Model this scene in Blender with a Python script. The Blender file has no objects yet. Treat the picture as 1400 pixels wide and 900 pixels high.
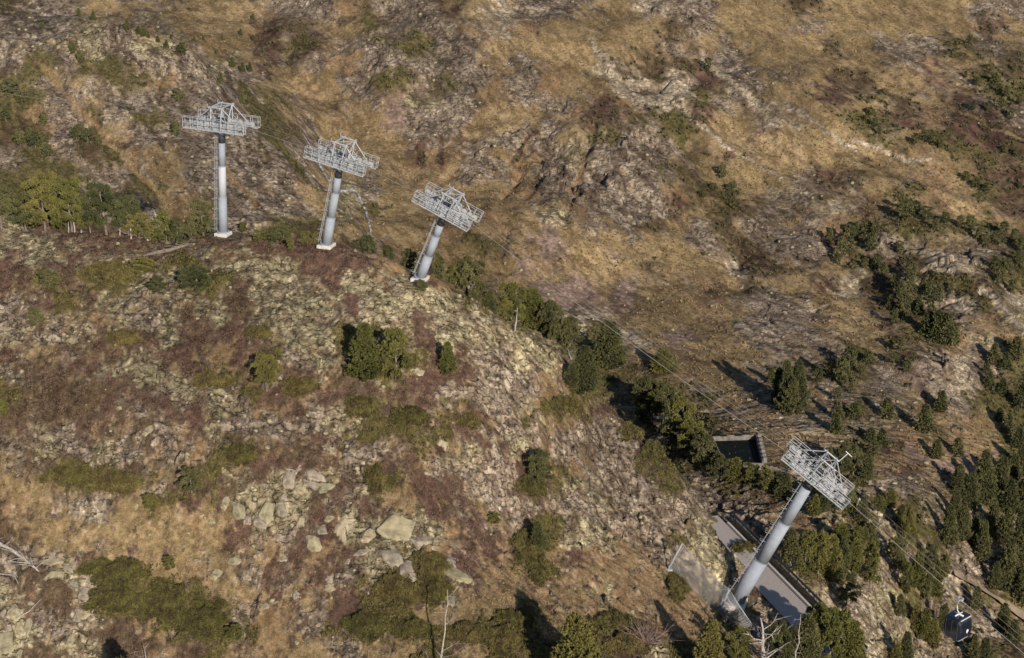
import bpy, bmesh, math, random, time
import numpy as np
from mathutils import Vector, Matrix
T0 = time.time()
rng = np.random.default_rng(7)
random.seed(7)
R = math.radians
scene = bpy.context.scene
COL = scene.collection

# ------------------------------------------------------------------ camera geometry
PITCH = R(20.0); F = 2200.0
CP, SP = math.cos(PITCH), math.sin(PITCH)
def ray(px, py):
    X = (np.asarray(px, float) - 700) / F; V = (450 - np.asarray(py, float)) / F
    return X, CP + V*SP, -SP + V*CP
def unproj(px, py, D):
    a, b, c = ray(px, py)
    return np.array([a*D, b*D, c*D]).T
def proj(x, y, z):
    d = y*CP - z*SP
    v = y*SP + z*CP
    return 700 + F*x/d, 450 - F*v/d, d

# ------------------------------------------------------------------ noise
def _h(ix, iy, s):
    n = (ix.astype(np.int64)*374761393 + iy.astype(np.int64)*668265263 + s*982451653) & 0xffffffff
    n = ((n ^ (n >> 13))*1274126177) & 0xffffffff
    n = (n ^ (n >> 16)) & 0xffffffff
    return n.astype(np.float64) / 4294967295.0
_g = np.random.default_rng(99).uniform(0, 2*math.pi, (256, 256))
_GC = np.cos(_g).astype(np.float32).ravel(); _GS = np.sin(_g).astype(np.float32).ravel()
def pnoise(x, y, s=0):
    x = np.asarray(x); y = np.asarray(y)
    xf = np.floor(x); yf = np.floor(y); fx = (x-xf).astype(np.float32); fy = (y-yf).astype(np.float32)
    xi = xf.astype(np.int32)+(s*37) % 251; yi = yf.astype(np.int32)+(s*91) % 241
    u = fx*fx*fx*(fx*(fx*6-15)+10); v = fy*fy*fy*(fy*(fy*6-15)+10)
    x0 = xi & 255; x1 = (xi+1) & 255; y0 = (yi & 255) << 8; y1 = ((yi+1) & 255) << 8
    def g(i, ax, ay): return _GC[i]*ax + _GS[i]*ay
    a = g(y0+x0, fx, fy); b = g(y0+x1, fx-1, fy); c = g(y1+x0, fx, fy-1); d = g(y1+x1, fx-1, fy-1)
    return ((a+(b-a)*u)*(1-v) + (c+(d-c)*u)*v)*1.5
def fbm(x, y, oct=4, s=0, gain=.5, lac=2.03):
    r = 0; a = 1.; t = 0
    for i in range(oct):
        r = r + a*pnoise(x, y, s+i*17); t += a; a *= gain; x = x*lac+3.1; y = y*lac-7.7
    return r/t*1.6
def facets(x, y, s=0, tilt=1.0):
    """angular blocks: each jittered cell carries its own tilted plane; returns height and edge distance"""
    xi = np.floor(x); yi = np.floor(y)
    best = np.full(x.shape, 9.); sec = np.full(x.shape, 9.); hh = np.zeros(x.shape)
    for dx in (-1,0,1):
        for dy in (-1,0,1):
            cx = xi+dx; cy = yi+dy
            jx = cx+_h(cx,cy,s+1); jy = cy+_h(cx,cy,s+2)
            ex = x-jx; ey = y-jy
            d = ex*ex+ey*ey
            hgt = _h(cx,cy,s+3)-.5 + tilt*((_h(cx,cy,s+4)-.5)*ex + (_h(cx,cy,s+5)-.5)*ey)*1.6
            m = d < best
            sec = np.where(m, best, np.minimum(sec, d))
            hh = np.where(m, hgt, hh); best = np.where(m, d, best)
    return hh, np.sqrt(sec)-np.sqrt(best)
def smooth(a, b, x):
    t = np.clip((x-a)/(b-a), 0, 1); return t*t*(3-2*t)

# ------------------------------------------------------------------ large relief from control points
ctrl = []
def cpx(px, py, D): ctrl.append(unproj(px, py, D))
def cpo(px, py, D, *offs):
    p = unproj(px, py, D); ctrl.append(p)
    for o in offs: ctrl.append(p+np.array(o))
# near ridge with ground falling away behind it
for px, py, D in [(-160,304,174),(-60,308,173),(30,312,172),(120,317,171.5),(210,324,171),(305,322,170.6),(380,328,168.8),(446,338,167.2),(520,353,166),(574,385,165.2)]:
    cpo(px, py, D, (0,9,-6), (2,28,-19), (4,52,-26))
for px, py, D in [(640,412,167),(700,446,168.5),(760,484,170),(805,530,171)]:
    cpo(px, py, D, (1.5,8,-7), (3,24,-19), (4,48,-30))
for px, py, D in [(860,584,172.5),(930,645,174)]:
    cpo(px, py, D, (3,7,-7), (5,22,-15))
# hill face
for px, py, D in [(0,360,167),(200,360,166.5),(400,365,165),(540,390,163.5),
    (0,420,161),(200,420,160.5),(400,420,160),(560,430,161),(660,455,164),
    (0,500,156),(150,500,156),(330,500,155.5),(500,500,156),(640,500,159),(740,520,165),
    (-100,600,151),(100,600,151),(300,600,150.5),(480,600,151),(640,600,154),(760,600,162),(850,640,169),
    (0,700,147),(200,700,146.5),(400,700,146.5),(560,700,147),(700,700,154),(820,700,162),(920,720,167.5),(970,720,172),
    (-100,800,143.5),(150,800,143),(350,800,143),(550,800,142.5),(700,800,146),(820,800,152),(900,800,157),(950,800,162),(985,790,166),
    (0,900,140),(250,900,139.5),(450,900,139),(650,900,138),(800,900,141),(900,900,146),(980,880,153),
    (0,1010,136),(300,1010,135),(600,1010,133),(900,1010,136),(1100,1010,140),(300,1180,126),(800,1180,124),(-200,900,142)]:
    cpx(px, py, D)
def zD(px, py, z):
    return z/ray(px, py)[2]
# tower four pad, road shelf
cpx(1005,822,165.9); cpx(1040,850,163); cpx(985,845,161); cpx(1045,815,166.5)
for px, py in [(1000,735),(1030,765),(1060,800),(1075,850),(1095,815),(1060,775),(985,712)]:
    cpx(px, py, zD(px, py, -86.2))
cpx(1110,800,176.5); cpx(1040,735,190); cpx(1120,870,168); cpx(1090,920,155)
cpx(975,740,177.5)
# slope right of the road and beyond
for px, py, D in [(1160,860,176),(1200,800,186),(1150,730,192),(1150,690,199),(1060,700,198),(1060,645,211),(1010,615,217),(985,590,224),
    (1250,880,186),(1300,800,204),(1390,840,208),(1395,700,228),(1260,700,209),(1300,620,231),(1200,620,221),(1390,560,253),(1300,520,253),
    (1180,540,241),(1070,560,233),(1090,480,259),(1000,520,247),(940,560,238),(950,480,262),(900,420,277),(1000,400,283),(1150,420,276),(1300,420,275),
    (1400,420,280),(1250,330,294),(1390,300,306),(1100,300,303),(950,300,304),(800,350,291),(700,330,293),(600,330,292),(850,250,312),(700,220,319),
    (600,200,323),(560,280,306),(1000,200,326),(1200,220,322),(1380,200,326),(1100,100,345),(1300,100,349),(900,100,344),(700,100,342),(550,80,346),
    (1000,0,370),(1200,0,376),(700,0,368),(500,0,372),(1390,0,384),(1390,1000,170),(1200,1000,160),(1550,500,262),(1550,800,210),(1550,200,325),
    (700,-110,398),(1200,-110,405),(300,-110,420),(-100,-110,420),(1550,-50,395),(200,-250,470),(1000,-250,450)]:
    cpx(px, py, D)
# left spur: face, ridge line, drop behind
for px, py, D in [(-60,295,247),(60,270,251),(200,280,250),(330,300,251),(430,320,254),(0,200,265),(150,200,264),(280,220,264),(380,260,263),
    (0,100,280),(120,110,279),(230,140,276),(60,40,290),(-120,40,292),(-150,180,268)]:
    cpx(px, py, D)
for px, py, D in [(-120,5,300),(0,8,299),(95,18,296),(180,45,291),(262,86,286),(352,188,275),(425,250,268),(503,325,258)]:
    cpo(px, py, D, (3,13,-8), (8,30,-13))
for px, py, D in [(230,15,384),(300,40,372),(370,80,360),(440,130,345),(470,200,326),(520,250,313),(100,-20,400),(-60,-30,405)]:
    cpx(px, py, D)
ctrl = np.array(ctrl)
def mq(dx, dy): return np.sqrt(dx*dx+dy*dy+9.0)
SC = ctrl[:, :2]
A = mq(SC[:,0][:,None]-SC[:,0][None], SC[:,1][:,None]-SC[:,1][None])
n = len(SC)
P = np.c_[np.ones(n), SC/100.]
M = np.zeros((n+3, n+3)); M[:n,:n] = A - np.eye(n)*0.25; M[:n,n:] = P; M[n:,:n] = P.T
sol = np.linalg.solve(M, np.r_[ctrl[:,2], 0,0,0])
def zbase(x, y):
    r = sol[n] + sol[n+1]*x/100 + sol[n+2]*y/100
    for i in range(n): r = r + sol[i]*mq(x-SC[i,0], y-SC[i,1])
    return r

# ------------------------------------------------------------------ ground classes, read off the photograph in 35 x 25 px cells
REG = [
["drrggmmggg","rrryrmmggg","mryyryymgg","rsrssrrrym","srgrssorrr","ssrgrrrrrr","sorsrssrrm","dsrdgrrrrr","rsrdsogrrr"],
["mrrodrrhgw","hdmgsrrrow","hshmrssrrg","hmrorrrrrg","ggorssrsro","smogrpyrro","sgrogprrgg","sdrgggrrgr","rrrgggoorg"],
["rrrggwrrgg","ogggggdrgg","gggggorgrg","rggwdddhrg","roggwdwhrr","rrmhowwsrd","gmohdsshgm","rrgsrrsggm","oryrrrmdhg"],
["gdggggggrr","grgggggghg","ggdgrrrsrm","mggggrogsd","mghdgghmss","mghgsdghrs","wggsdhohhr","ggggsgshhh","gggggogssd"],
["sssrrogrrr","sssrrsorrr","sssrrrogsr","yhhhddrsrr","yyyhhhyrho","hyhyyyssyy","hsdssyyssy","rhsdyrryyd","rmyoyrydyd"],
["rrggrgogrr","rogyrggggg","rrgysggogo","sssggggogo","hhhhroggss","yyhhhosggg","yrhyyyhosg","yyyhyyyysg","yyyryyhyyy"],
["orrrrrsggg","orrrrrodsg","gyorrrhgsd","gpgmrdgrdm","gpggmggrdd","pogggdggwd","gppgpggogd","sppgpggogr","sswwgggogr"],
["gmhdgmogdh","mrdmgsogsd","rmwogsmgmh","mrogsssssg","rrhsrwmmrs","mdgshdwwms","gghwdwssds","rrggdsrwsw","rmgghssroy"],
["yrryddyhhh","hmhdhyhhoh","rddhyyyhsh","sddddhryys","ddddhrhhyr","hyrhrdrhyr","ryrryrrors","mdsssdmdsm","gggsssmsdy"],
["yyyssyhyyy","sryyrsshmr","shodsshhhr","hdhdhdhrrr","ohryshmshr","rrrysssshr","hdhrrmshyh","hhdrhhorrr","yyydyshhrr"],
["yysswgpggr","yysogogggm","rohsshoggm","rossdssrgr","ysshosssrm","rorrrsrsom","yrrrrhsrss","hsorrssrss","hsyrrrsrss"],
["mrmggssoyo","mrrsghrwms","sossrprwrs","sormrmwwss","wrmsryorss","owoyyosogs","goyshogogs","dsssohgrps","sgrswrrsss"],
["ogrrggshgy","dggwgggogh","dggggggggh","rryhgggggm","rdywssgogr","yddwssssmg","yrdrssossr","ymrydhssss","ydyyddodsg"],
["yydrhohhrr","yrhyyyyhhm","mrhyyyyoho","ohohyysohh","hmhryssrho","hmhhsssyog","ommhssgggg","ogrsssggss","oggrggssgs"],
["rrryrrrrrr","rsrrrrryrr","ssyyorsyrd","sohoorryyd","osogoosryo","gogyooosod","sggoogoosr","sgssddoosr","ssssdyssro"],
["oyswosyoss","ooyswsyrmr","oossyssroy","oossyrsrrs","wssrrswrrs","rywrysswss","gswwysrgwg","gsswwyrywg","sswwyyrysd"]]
CLS = "gohdsrypw"
W = np.zeros((36, 40, len(CLS)))
for k, reg in enumerate(REG):
    R0, C0 = (k//4)*9, (k % 4)*10
    for i, row in enumerate(reg):
        assert len(row) == 10, (k, i, row)
        for j, ch in enumerate(row):
            if ch == 'm': W[R0+i, C0+j, CLS.index('g')] = .5; W[R0+i, C0+j, CLS.index('r')] = .5
            else: W[R0+i, C0+j, CLS.index(ch)] = 1
def class_weights(px, py):
    gx = np.clip(px/35-.5, 0, 38.999); gy = np.clip(py/25-.5, 0, 34.999)
    ix = gx.astype(int); iy = gy.astype(int); fx = (gx-ix)[...,None]; fy = (gy-iy)[...,None]
    return (W[iy,ix]*(1-fx)+W[iy,ix+1]*fx)*(1-fy) + (W[iy+1,ix]*(1-fx)+W[iy+1,ix+1]*fx)*fy
# strokes: trails, gullies, cracks, ledges (pixel polylines, half width px, class)
STROKES = [
 ([(925,145),(960,170),(985,195),(1030,225),(1070,245)],2.2,'w'),([(1165,190),(1200,205),(1235,218),(1270,220)],2.5,'w'),
 ([(1250,135),(1290,145),(1330,160),(1400,195)],2.5,'g'),([(1055,140),(1085,150),(1130,180),(1170,205)],3,'w'),
 ([(1090,40),(1105,65),(1112,78)],1.5,'o'),([(810,55),(830,95),(845,130),(890,145)],4,'w'),
 ([(50,85),(75,110),(95,135),(120,160),(140,185),(165,210),(185,235),(215,265),(235,290)],4,'g'),([(105,145),(125,165),(145,190)],3,'o'),
 ([(305,225),(335,260),(350,285)],3,'o'),([(350,170),(420,240),(440,260)],6,'s'),([(330,120),(360,165)],7,'s'),
 ([(800,210),(795,235),(780,265)],4,'o'),([(712,220),(700,245),(690,300),(690,330)],2,'o'),([(742,230),(730,260)],2,'d'),
 ([(578,195),(577,225)],5,'h'),([(605,190),(600,225)],5,'h'),([(735,180),(715,200),(700,225)],3,'h'),
 ([(450,100),(440,150),(450,190)],12,'g'),([(960,75),(985,100),(1015,125),(1050,150)],5,'w'),([(1345,395),(1375,425),(1400,455)],6,'w'),
 ([(1240,615),(1290,640),(1400,650)],7,'p'),([(400,205),(440,260)],5,'r'),
]
STROKES = [(np.array(p, float), w, CLS.index(c)) for p, w, c in STROKES]
def seg_dist(px, py, pts):
    d = np.full(px.shape, 1e9)
    for (ax, ay), (bx, by) in zip(pts[:-1], pts[1:]):
        vx, vy = bx-ax, by-ay; L = vx*vx+vy*vy
        t = np.clip(((px-ax)*vx+(py-ay)*vy)/L, 0, 1)
        d = np.minimum(d, np.hypot(px-ax-t*vx, py-ay-t*vy))
    return d

# ------------------------------------------------------------------ terrain sheet: a fan of columns seen from the valley
NC = 1180
tcol = np.linspace(-.43, .45, NC)
rows = [84.0]
while rows[-1] < 900:
    y = rows[-1]
    rows.append(y + (.155 if y < 178 else .155+(y-178)*.0015 if y < 390 else .473+(y-390)*.02))
yrow = np.array(rows); NR = len(yrow)
GY, GT = np.meshgrid(yrow, tcol, indexing='ij')
GX = GT*GY
# base relief on a coarser lattice, then interpolated
cr = np.arange(0, NR, 6); cr = np.r_[cr, NR-1] if cr[-1] != NR-1 else cr
cc = np.unique(np.r_[np.arange(0, NC, 6), NC-1])
zb = zbase(GX[np.ix_(cr, cc)], GY[np.ix_(cr, cc)])
far = yrow[cr] > 420
zb[far] = np.maximum(zb[far], -70 + (yrow[cr][far][:,None]-420)*.30)
tmp = np.empty((len(cr), NC))
for i in range(len(cr)): tmp[i] = np.interp(np.arange(NC), cc, zb[i])
GZ = np.empty((NR, NC))
for j in range(NC): GZ[:, j] = np.interp(np.arange(NR), cr, tmp[:, j])
bump0 = smooth(185, 260, GY)
GZ += fbm(GX/38, GY/38, 3, 5)*2.6*bump0 + fbm(GX/14, GY/14, 3, 9)*(.45+.10*bump0)
al_, pe_ = GX*.5-GY*.86, GX*.86+GY*.5
rid = 1-2*np.abs(pnoise(al_/75+fbm(GX/30, GY/30, 2, 15)*.3, pe_/17+fbm(GX/22, GY/22, 3, 17)*.5, 13)); GZ += bump0*rid*.55

# spur crests (+) and gullies (-) of the far slope, laid where they run on the mountain
P0X, P0Y, _ = proj(GX, GY, GZ)
w0x = P0X + fbm(GX/12, GY/12, 3, 41)*14; w0y = P0Y + fbm(GX/12+9, GY/12, 3, 43)*10
def _sd(pts):
    pts = np.array(pts, float); d = np.full(P0X.shape, 1e9)
    for (ax, ay), (bx, by) in zip(pts[:-1], pts[1:]):
        vx, vy = bx-ax, by-ay; t = np.clip(((w0x-ax)*vx+(w0y-ay)*vy)/(vx*vx+vy*vy), 0, 1)
        d = np.minimum(d, np.hypot(w0x-ax-t*vx, w0y-ay-t*vy))
    return d
for pts, wd, amp in [([(850,-60),(920,20),(985,95),(1050,150),(1075,190)],20,3.2),([(920,140),(985,205),(1060,250),(1120,275)],16,2.6),
    ([(520,-40),(600,30),(650,60)],24,2.6),([(1180,60),(1260,110),(1400,190)],18,2.2),([(1030,90),(1100,140),(1180,190),(1290,215)],16,2.0),
    ([(1040,190),(1130,225),(1250,262),(1400,300)],14,1.6),([(680,190),(760,180),(850,200),(890,260)],26,3.0),([(1200,300),(1290,340),(1360,400),(1400,470)],26,2.6),
    ([(0,70),(110,120),(170,160)],18,1.8),([(640,10),(700,-40)],20,2.5),
    ([(320,-40),(370,60),(410,130),(450,230),(520,330)],16,-3.0),([(700,230),(692,300),(685,360)],9,-1.6),([(745,215),(720,270)],6,-1.4),([(808,195),(790,250),(772,300)],8,-2.6),
    ([(960,200),(1000,300),(1010,380)],16,-1.6),([(870,90),(930,160),(960,260)],14,-1.8),([(1100,215),(1180,260),(1260,300)],12,-1.5),([(50,85),(110,150),(190,240),(240,300)],10,-1.8),
    ([(470,60),(445,150),(470,230)],14,-1.8),([(590,60),(600,160),(610,240)],10,-1.2)]:
    GZ += bump0*np.clip(amp, -1.6, 3)*.6*np.exp(-(_sd(pts)/wd)**2)
del P0X, P0Y, w0x, w0y
# road corridor (level shelf)
RZ = -86.0
def on_level(px, py, z): return unproj(px, py, zD(px, py, z))
ra = on_level(1000, 722, RZ); rb = on_level(1093, 817, RZ)
rdir = (rb-ra)/np.linalg.norm(rb-ra)            # along the road towards the camera
rnor = np.array([rdir[1], -rdir[0], 0])          # to the left seen along rdir -> check sign below
if rnor[0] > 0: rnor = -rnor                     # points to the hill side (screen left)
def road_uv(x, y):
    dx = x-ra[0]; dy = y-ra[1]
    return dx*rdir[0]+dy*rdir[1], dx*rnor[0]+dy*rnor[1]
RU, RV = road_uv(GX, GY)
ulen = np.linalg.norm(rb-ra)
along = smooth(-3.2, -1.2, RU)*(1-smooth(ulen+12, ulen+20, RU))
flat = along*smooth(-2.2, -1.0, RV)*(1-smooth(4.2, 6.0, RV))
GZ = GZ*(1-flat) + (RZ-.12)*flat
# basin pit
bas = unproj(1008, 615, 217.0)

PX, PY, PD = proj(GX, GY, GZ)
wn = np.where(GY < 200, 1.0, .55)
wx = fbm(GX/3.2*wn, GY/3.2*wn, 4, 31, .6)*22; wy = fbm(GX/3.2*wn+40, GY/3.2*wn, 4, 37, .6)*15
CW = class_weights(PX+wx, PY+wy)
for pts, w, c in STROKES:
    m = smooth(w*1.5, w*.5, seg_dist(PX+wx*.25, PY+wy*.25, pts))[...,None]
    one = np.zeros(len(CLS)); one[c] = 1
    CW = CW*(1-m) + one*m
gl = np.zeros(len(CLS)); gl[[0, 2, 3, 4, 5]] = (.22, .20, .26, .08, .24)
CW = CW*.90 + np.where(GY < 200, .12, .15)[...,None]*gl
sc = np.where(GY < 200, 1., .5)
fz = smooth(190, 225, GY)
NX = GX*(1-fz) + fz*(GX*.5-GY*.86)/2.4; NY = GY*(1-fz) + fz*(GX*.86+GY*.5)      # far slopes are grained down to the right
for c in range(len(CLS)):
    CW[...,c] += (fbm(NX*sc/2.2, NY*sc/2.6, 4, 101+c*13, .85)*(1.15-.35*fz))*(CW[...,c] > 0.02)
CW = np.exp(np.clip(CW, -1, 3)*7); CW /= CW.sum(-1, keepdims=True)
ci = {c: CW[..., i] for i, c in enumerate(CLS)}
rockw = ci['r'] + ci['y'] + .8*ci['w'] + .35*ci['p']
# rock structure: slabby blocks running down to the right
ang = R(-28); ca, sa = math.cos(ang), math.sin(ang)
wxx = GX + fbm(GX/2.5, GY/2.5, 3, 61)*.9; wyy = GY + fbm(GX/2.5, GY/2.5, 3, 67)*.9
u = (wxx*ca+wyy*sa); v = (-wxx*sa+wyy*ca)
h1, e1 = facets(u/3.4, v/1.9, 201, 1.3)
h2, e2 = facets(u/1.15, v/.7, 211, 1.4)
fs = np.where(GY < 200, 0., 1.)
h3, e3 = facets(u/7.5, v/4.2, 221, 1.4)
def blob(cx, cy, rx, ry): return np.exp(-(((PX-cx)/rx)**2+((PY-cy)/ry)**2))
crag = blob(790,240,110,85)+blob(1265,375,85,60)+blob(1290,520,60,50)+blob(190,75,90,40)+blob(520,90,110,60)*.7+blob(900,60,60,70)*.7+blob(1190,800,80,90)*.6
face = smooth(600, 700, PX)*smooth(400, 520, PY)*(GY < 190)
ampN = h1*1.0 + h2*.36 - .40*np.clip(1-e1/.10, 0, 1) - .14*np.clip(1-e2/.14, 0, 1)
ampF = h3*2.6 + h1*1.0 - .9*np.clip(1-e3/.09, 0, 1) - .35*np.clip(1-e1/.14, 0, 1)
rw = np.clip(rockw*1.15, 0, 1)
rs = rw.copy()
rs[1:-1,1:-1] = (rw[1:-1,1:-1]*4+rw[:-2,1:-1]+rw[2:,1:-1]+rw[1:-1,:-2]+rw[1:-1,2:])/8
calm = 1-flat*.98
DZ = rs*np.where(GY < 205, ampN*(.34+.34*face), ampF*(.16+.42*np.clip(crag, 0, 1.2))) + fbm(GX/2.4, GY/2.4, 3, 71, .5)*np.where(GY < 205, .18, .13)
DZ += (ci['s']*.26 + ci['h']*.08 + ci['d']*.12)*(1+fbm(GX/.8, GY/.8, 2, 83, .6)*.9)
# plots for tower feet stay level
def pinch(c, r0, r1):
    return 1-smooth(r1, r0, np.hypot(GX-c[0], GY-c[1]))
GZ = GZ + DZ*calm
tz = bas[2]+.6
tcen = on_level(1010, 615, tz); tm_ = smooth(9.5, 6.3, np.hypot(GX-tcen[0], GY-tcen[1]))
GZ = GZ*(1-tm_) + (tz-.9)*tm_
PLOTS = []

# ------------------------------------------------------------------ queries on the sheet
dt = tcol[1]-tcol[0]
def zcol(t):
    f = np.clip((t-tcol[0])/dt, 0, NC-1.001); j = int(f); a = f-j
    return GZ[:, j]*(1-a) + GZ[:, j+1]*a
def hit(px, py):
    """first point of the ground seen through a pixel"""
    a, b, c = ray(px, py); t = a/b; s = c/b
    zc = zcol(t); d = s*yrow - zc
    k = np.argmax(d < 0)
    if k == 0: return None
    f = d[k-1]/(d[k-1]-d[k])
    y = yrow[k-1] + f*(yrow[k]-yrow[k-1])
    return np.array([t*y, y, s*y])
def zat(x, y):
    x = np.asarray(x, float); y = np.asarray(y, float)
    t = x/y
    f = np.clip((t-tcol[0])/dt, 0, NC-1.001); j = f.astype(int); a = f-j
    r = np.clip(np.interp(y, yrow, np.arange(NR)), 0, NR-1.001); i = r.astype(int); b = r-i
    return (GZ[i,j]*(1-a)+GZ[i,j+1]*a)*(1-b) + (GZ[i+1,j]*(1-a)+GZ[i+1,j+1]*a)*b
def hits(px, py):
    """vectorised hit(): returns points, row and column index"""
    a, b, c = ray(px, py); t = a/b; s = c/b
    f = np.clip((t-tcol[0])/dt, 0, NC-1.001); j = f.astype(int)
    order = np.argsort(j); out = np.full((len(px), 3), np.nan); I = np.zeros(len(px), int)
    for jj in np.unique(j):
        sel = np.nonzero(j == jj)[0]
        d = s[sel][:,None]*yrow[None] - GZ[:, jj][None]
        neg = d < 0
        k = np.argmax(neg, 1)
        ok = k > 0
        sel = sel[ok]; k = k[ok]; dd = d[ok]
        d0 = dd[np.arange(len(k)), k-1]; d1 = dd[np.arange(len(k)), k]
        y = yrow[k-1] + d0/(d0-d1)*(yrow[k]-yrow[k-1])
        out[sel] = np.c_[t[sel]*y, y, s[sel]*y]; I[sel] = k
    return out, I, j
def normal_at(x, y, e=.6):
    dzx = (zat(x+e, y)-zat(x-e, y))/(2*e); dzy = (zat(x, y+e)-zat(x, y-e))/(2*e)
    v = np.array([-dzx, -dzy, 1.0]); return v/np.linalg.norm(v)

# line plane of the ropeway
SLOPE = -.325
p3 = unproj(574, 383, 165.0)
ldir = np.array([1, SLOPE, 0]); ldir /= np.linalg.norm(ldir)
lper = np.array([-ldir[1], ldir[0], 0])          # away from the camera
def on_line(px, py, off=0.0):
    a, b, c = ray(px, py)
    q = p3 + lper*off
    D = np.dot(q, lper)/(a*lper[0]+b*lper[1])
    return np.array([a, b, c])*D
TOWERS = [ (305,320,303,178), (446,336,465,226), (574,381,608,292), (1003,826,1111,654) ]
feet = []
for bx, by, hx, hy in TOWERS:
    feet.append((on_line(bx, by), on_line(hx, hy)))
for b, h in feet:
    m = smooth(3.6, 1.3, np.hypot(GX-b[0], GY-b[1]))
    GZ = GZ*(1-m) + (b[2]-.15)*m

# ------------------------------------------------------------------ materials
def newmat(name):
    m = bpy.data.materials.new(name); m.use_nodes = True
    nt = m.node_tree; b = nt.nodes['Principled BSDF']
    return m, nt, b
def noise_mat(name, c1, c2, scale=3, rough=.85, metal=0, bump=.0, detail=6, rand=0.0, spec=.3):
    m, nt, b = newmat(name)
    N = nt.nodes; L = nt.links
    tc = N.new('ShaderNodeTexCoord'); no = N.new('ShaderNodeTexNoise')
    no.inputs['Scale'].default_value = scale; no.inputs['Detail'].default_value = detail; no.inputs['Roughness'].default_value = .62
    L.new(tc.outputs['Object'], no.inputs['Vector'])
    rp = N.new('ShaderNodeValToRGB'); rp.color_ramp.elements[0].position = .36; rp.color_ramp.elements[1].position = .64
    rp.color_ramp.elements[0].color = (*c1, 1); rp.color_ramp.elements[1].color = (*c2, 1)
    L.new(no.outputs['Fac'], rp.inputs['Fac'])
    out = rp.outputs['Color']
    if rand:
        oi = N.new('ShaderNodeObjectInfo'); hs = N.new('ShaderNodeHueSaturation')
        mr = N.new('ShaderNodeMapRange'); mr.inputs['To Min'].default_value = 1-rand; mr.inputs['To Max'].default_value = 1+rand
        L.new(oi.outputs['Random'], mr.inputs['Value']); L.new(mr.outputs['Result'], hs.inputs['Value'])
        mr2 = N.new('ShaderNodeMapRange'); mr2.inputs['To Min'].default_value = .5+rand*.09; mr2.inputs['To Max'].default_value = .5-rand*.07
        L.new(oi.outputs['Random'], mr2.inputs['Value']); L.new(mr2.outputs['Result'], hs.inputs['Hue'])
        L.new(out, hs.inputs['Color']); out = hs.outputs['Color']
    L.new(out, b.inputs['Base Color'])
    b.inputs['Roughness'].default_value = rough; b.inputs['Metallic'].default_value = metal
    b.inputs['Specular IOR Level'].default_value = spec
    if bump:
        bp = N.new('ShaderNodeBump'); bp.inputs['Strength'].default_value = bump; bp.inputs['Distance'].default_value = .05
        L.new(no.outputs['Fac'], bp.inputs['Height']); L.new(bp.outputs['Normal'], b.inputs['Normal'])
    return m
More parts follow.
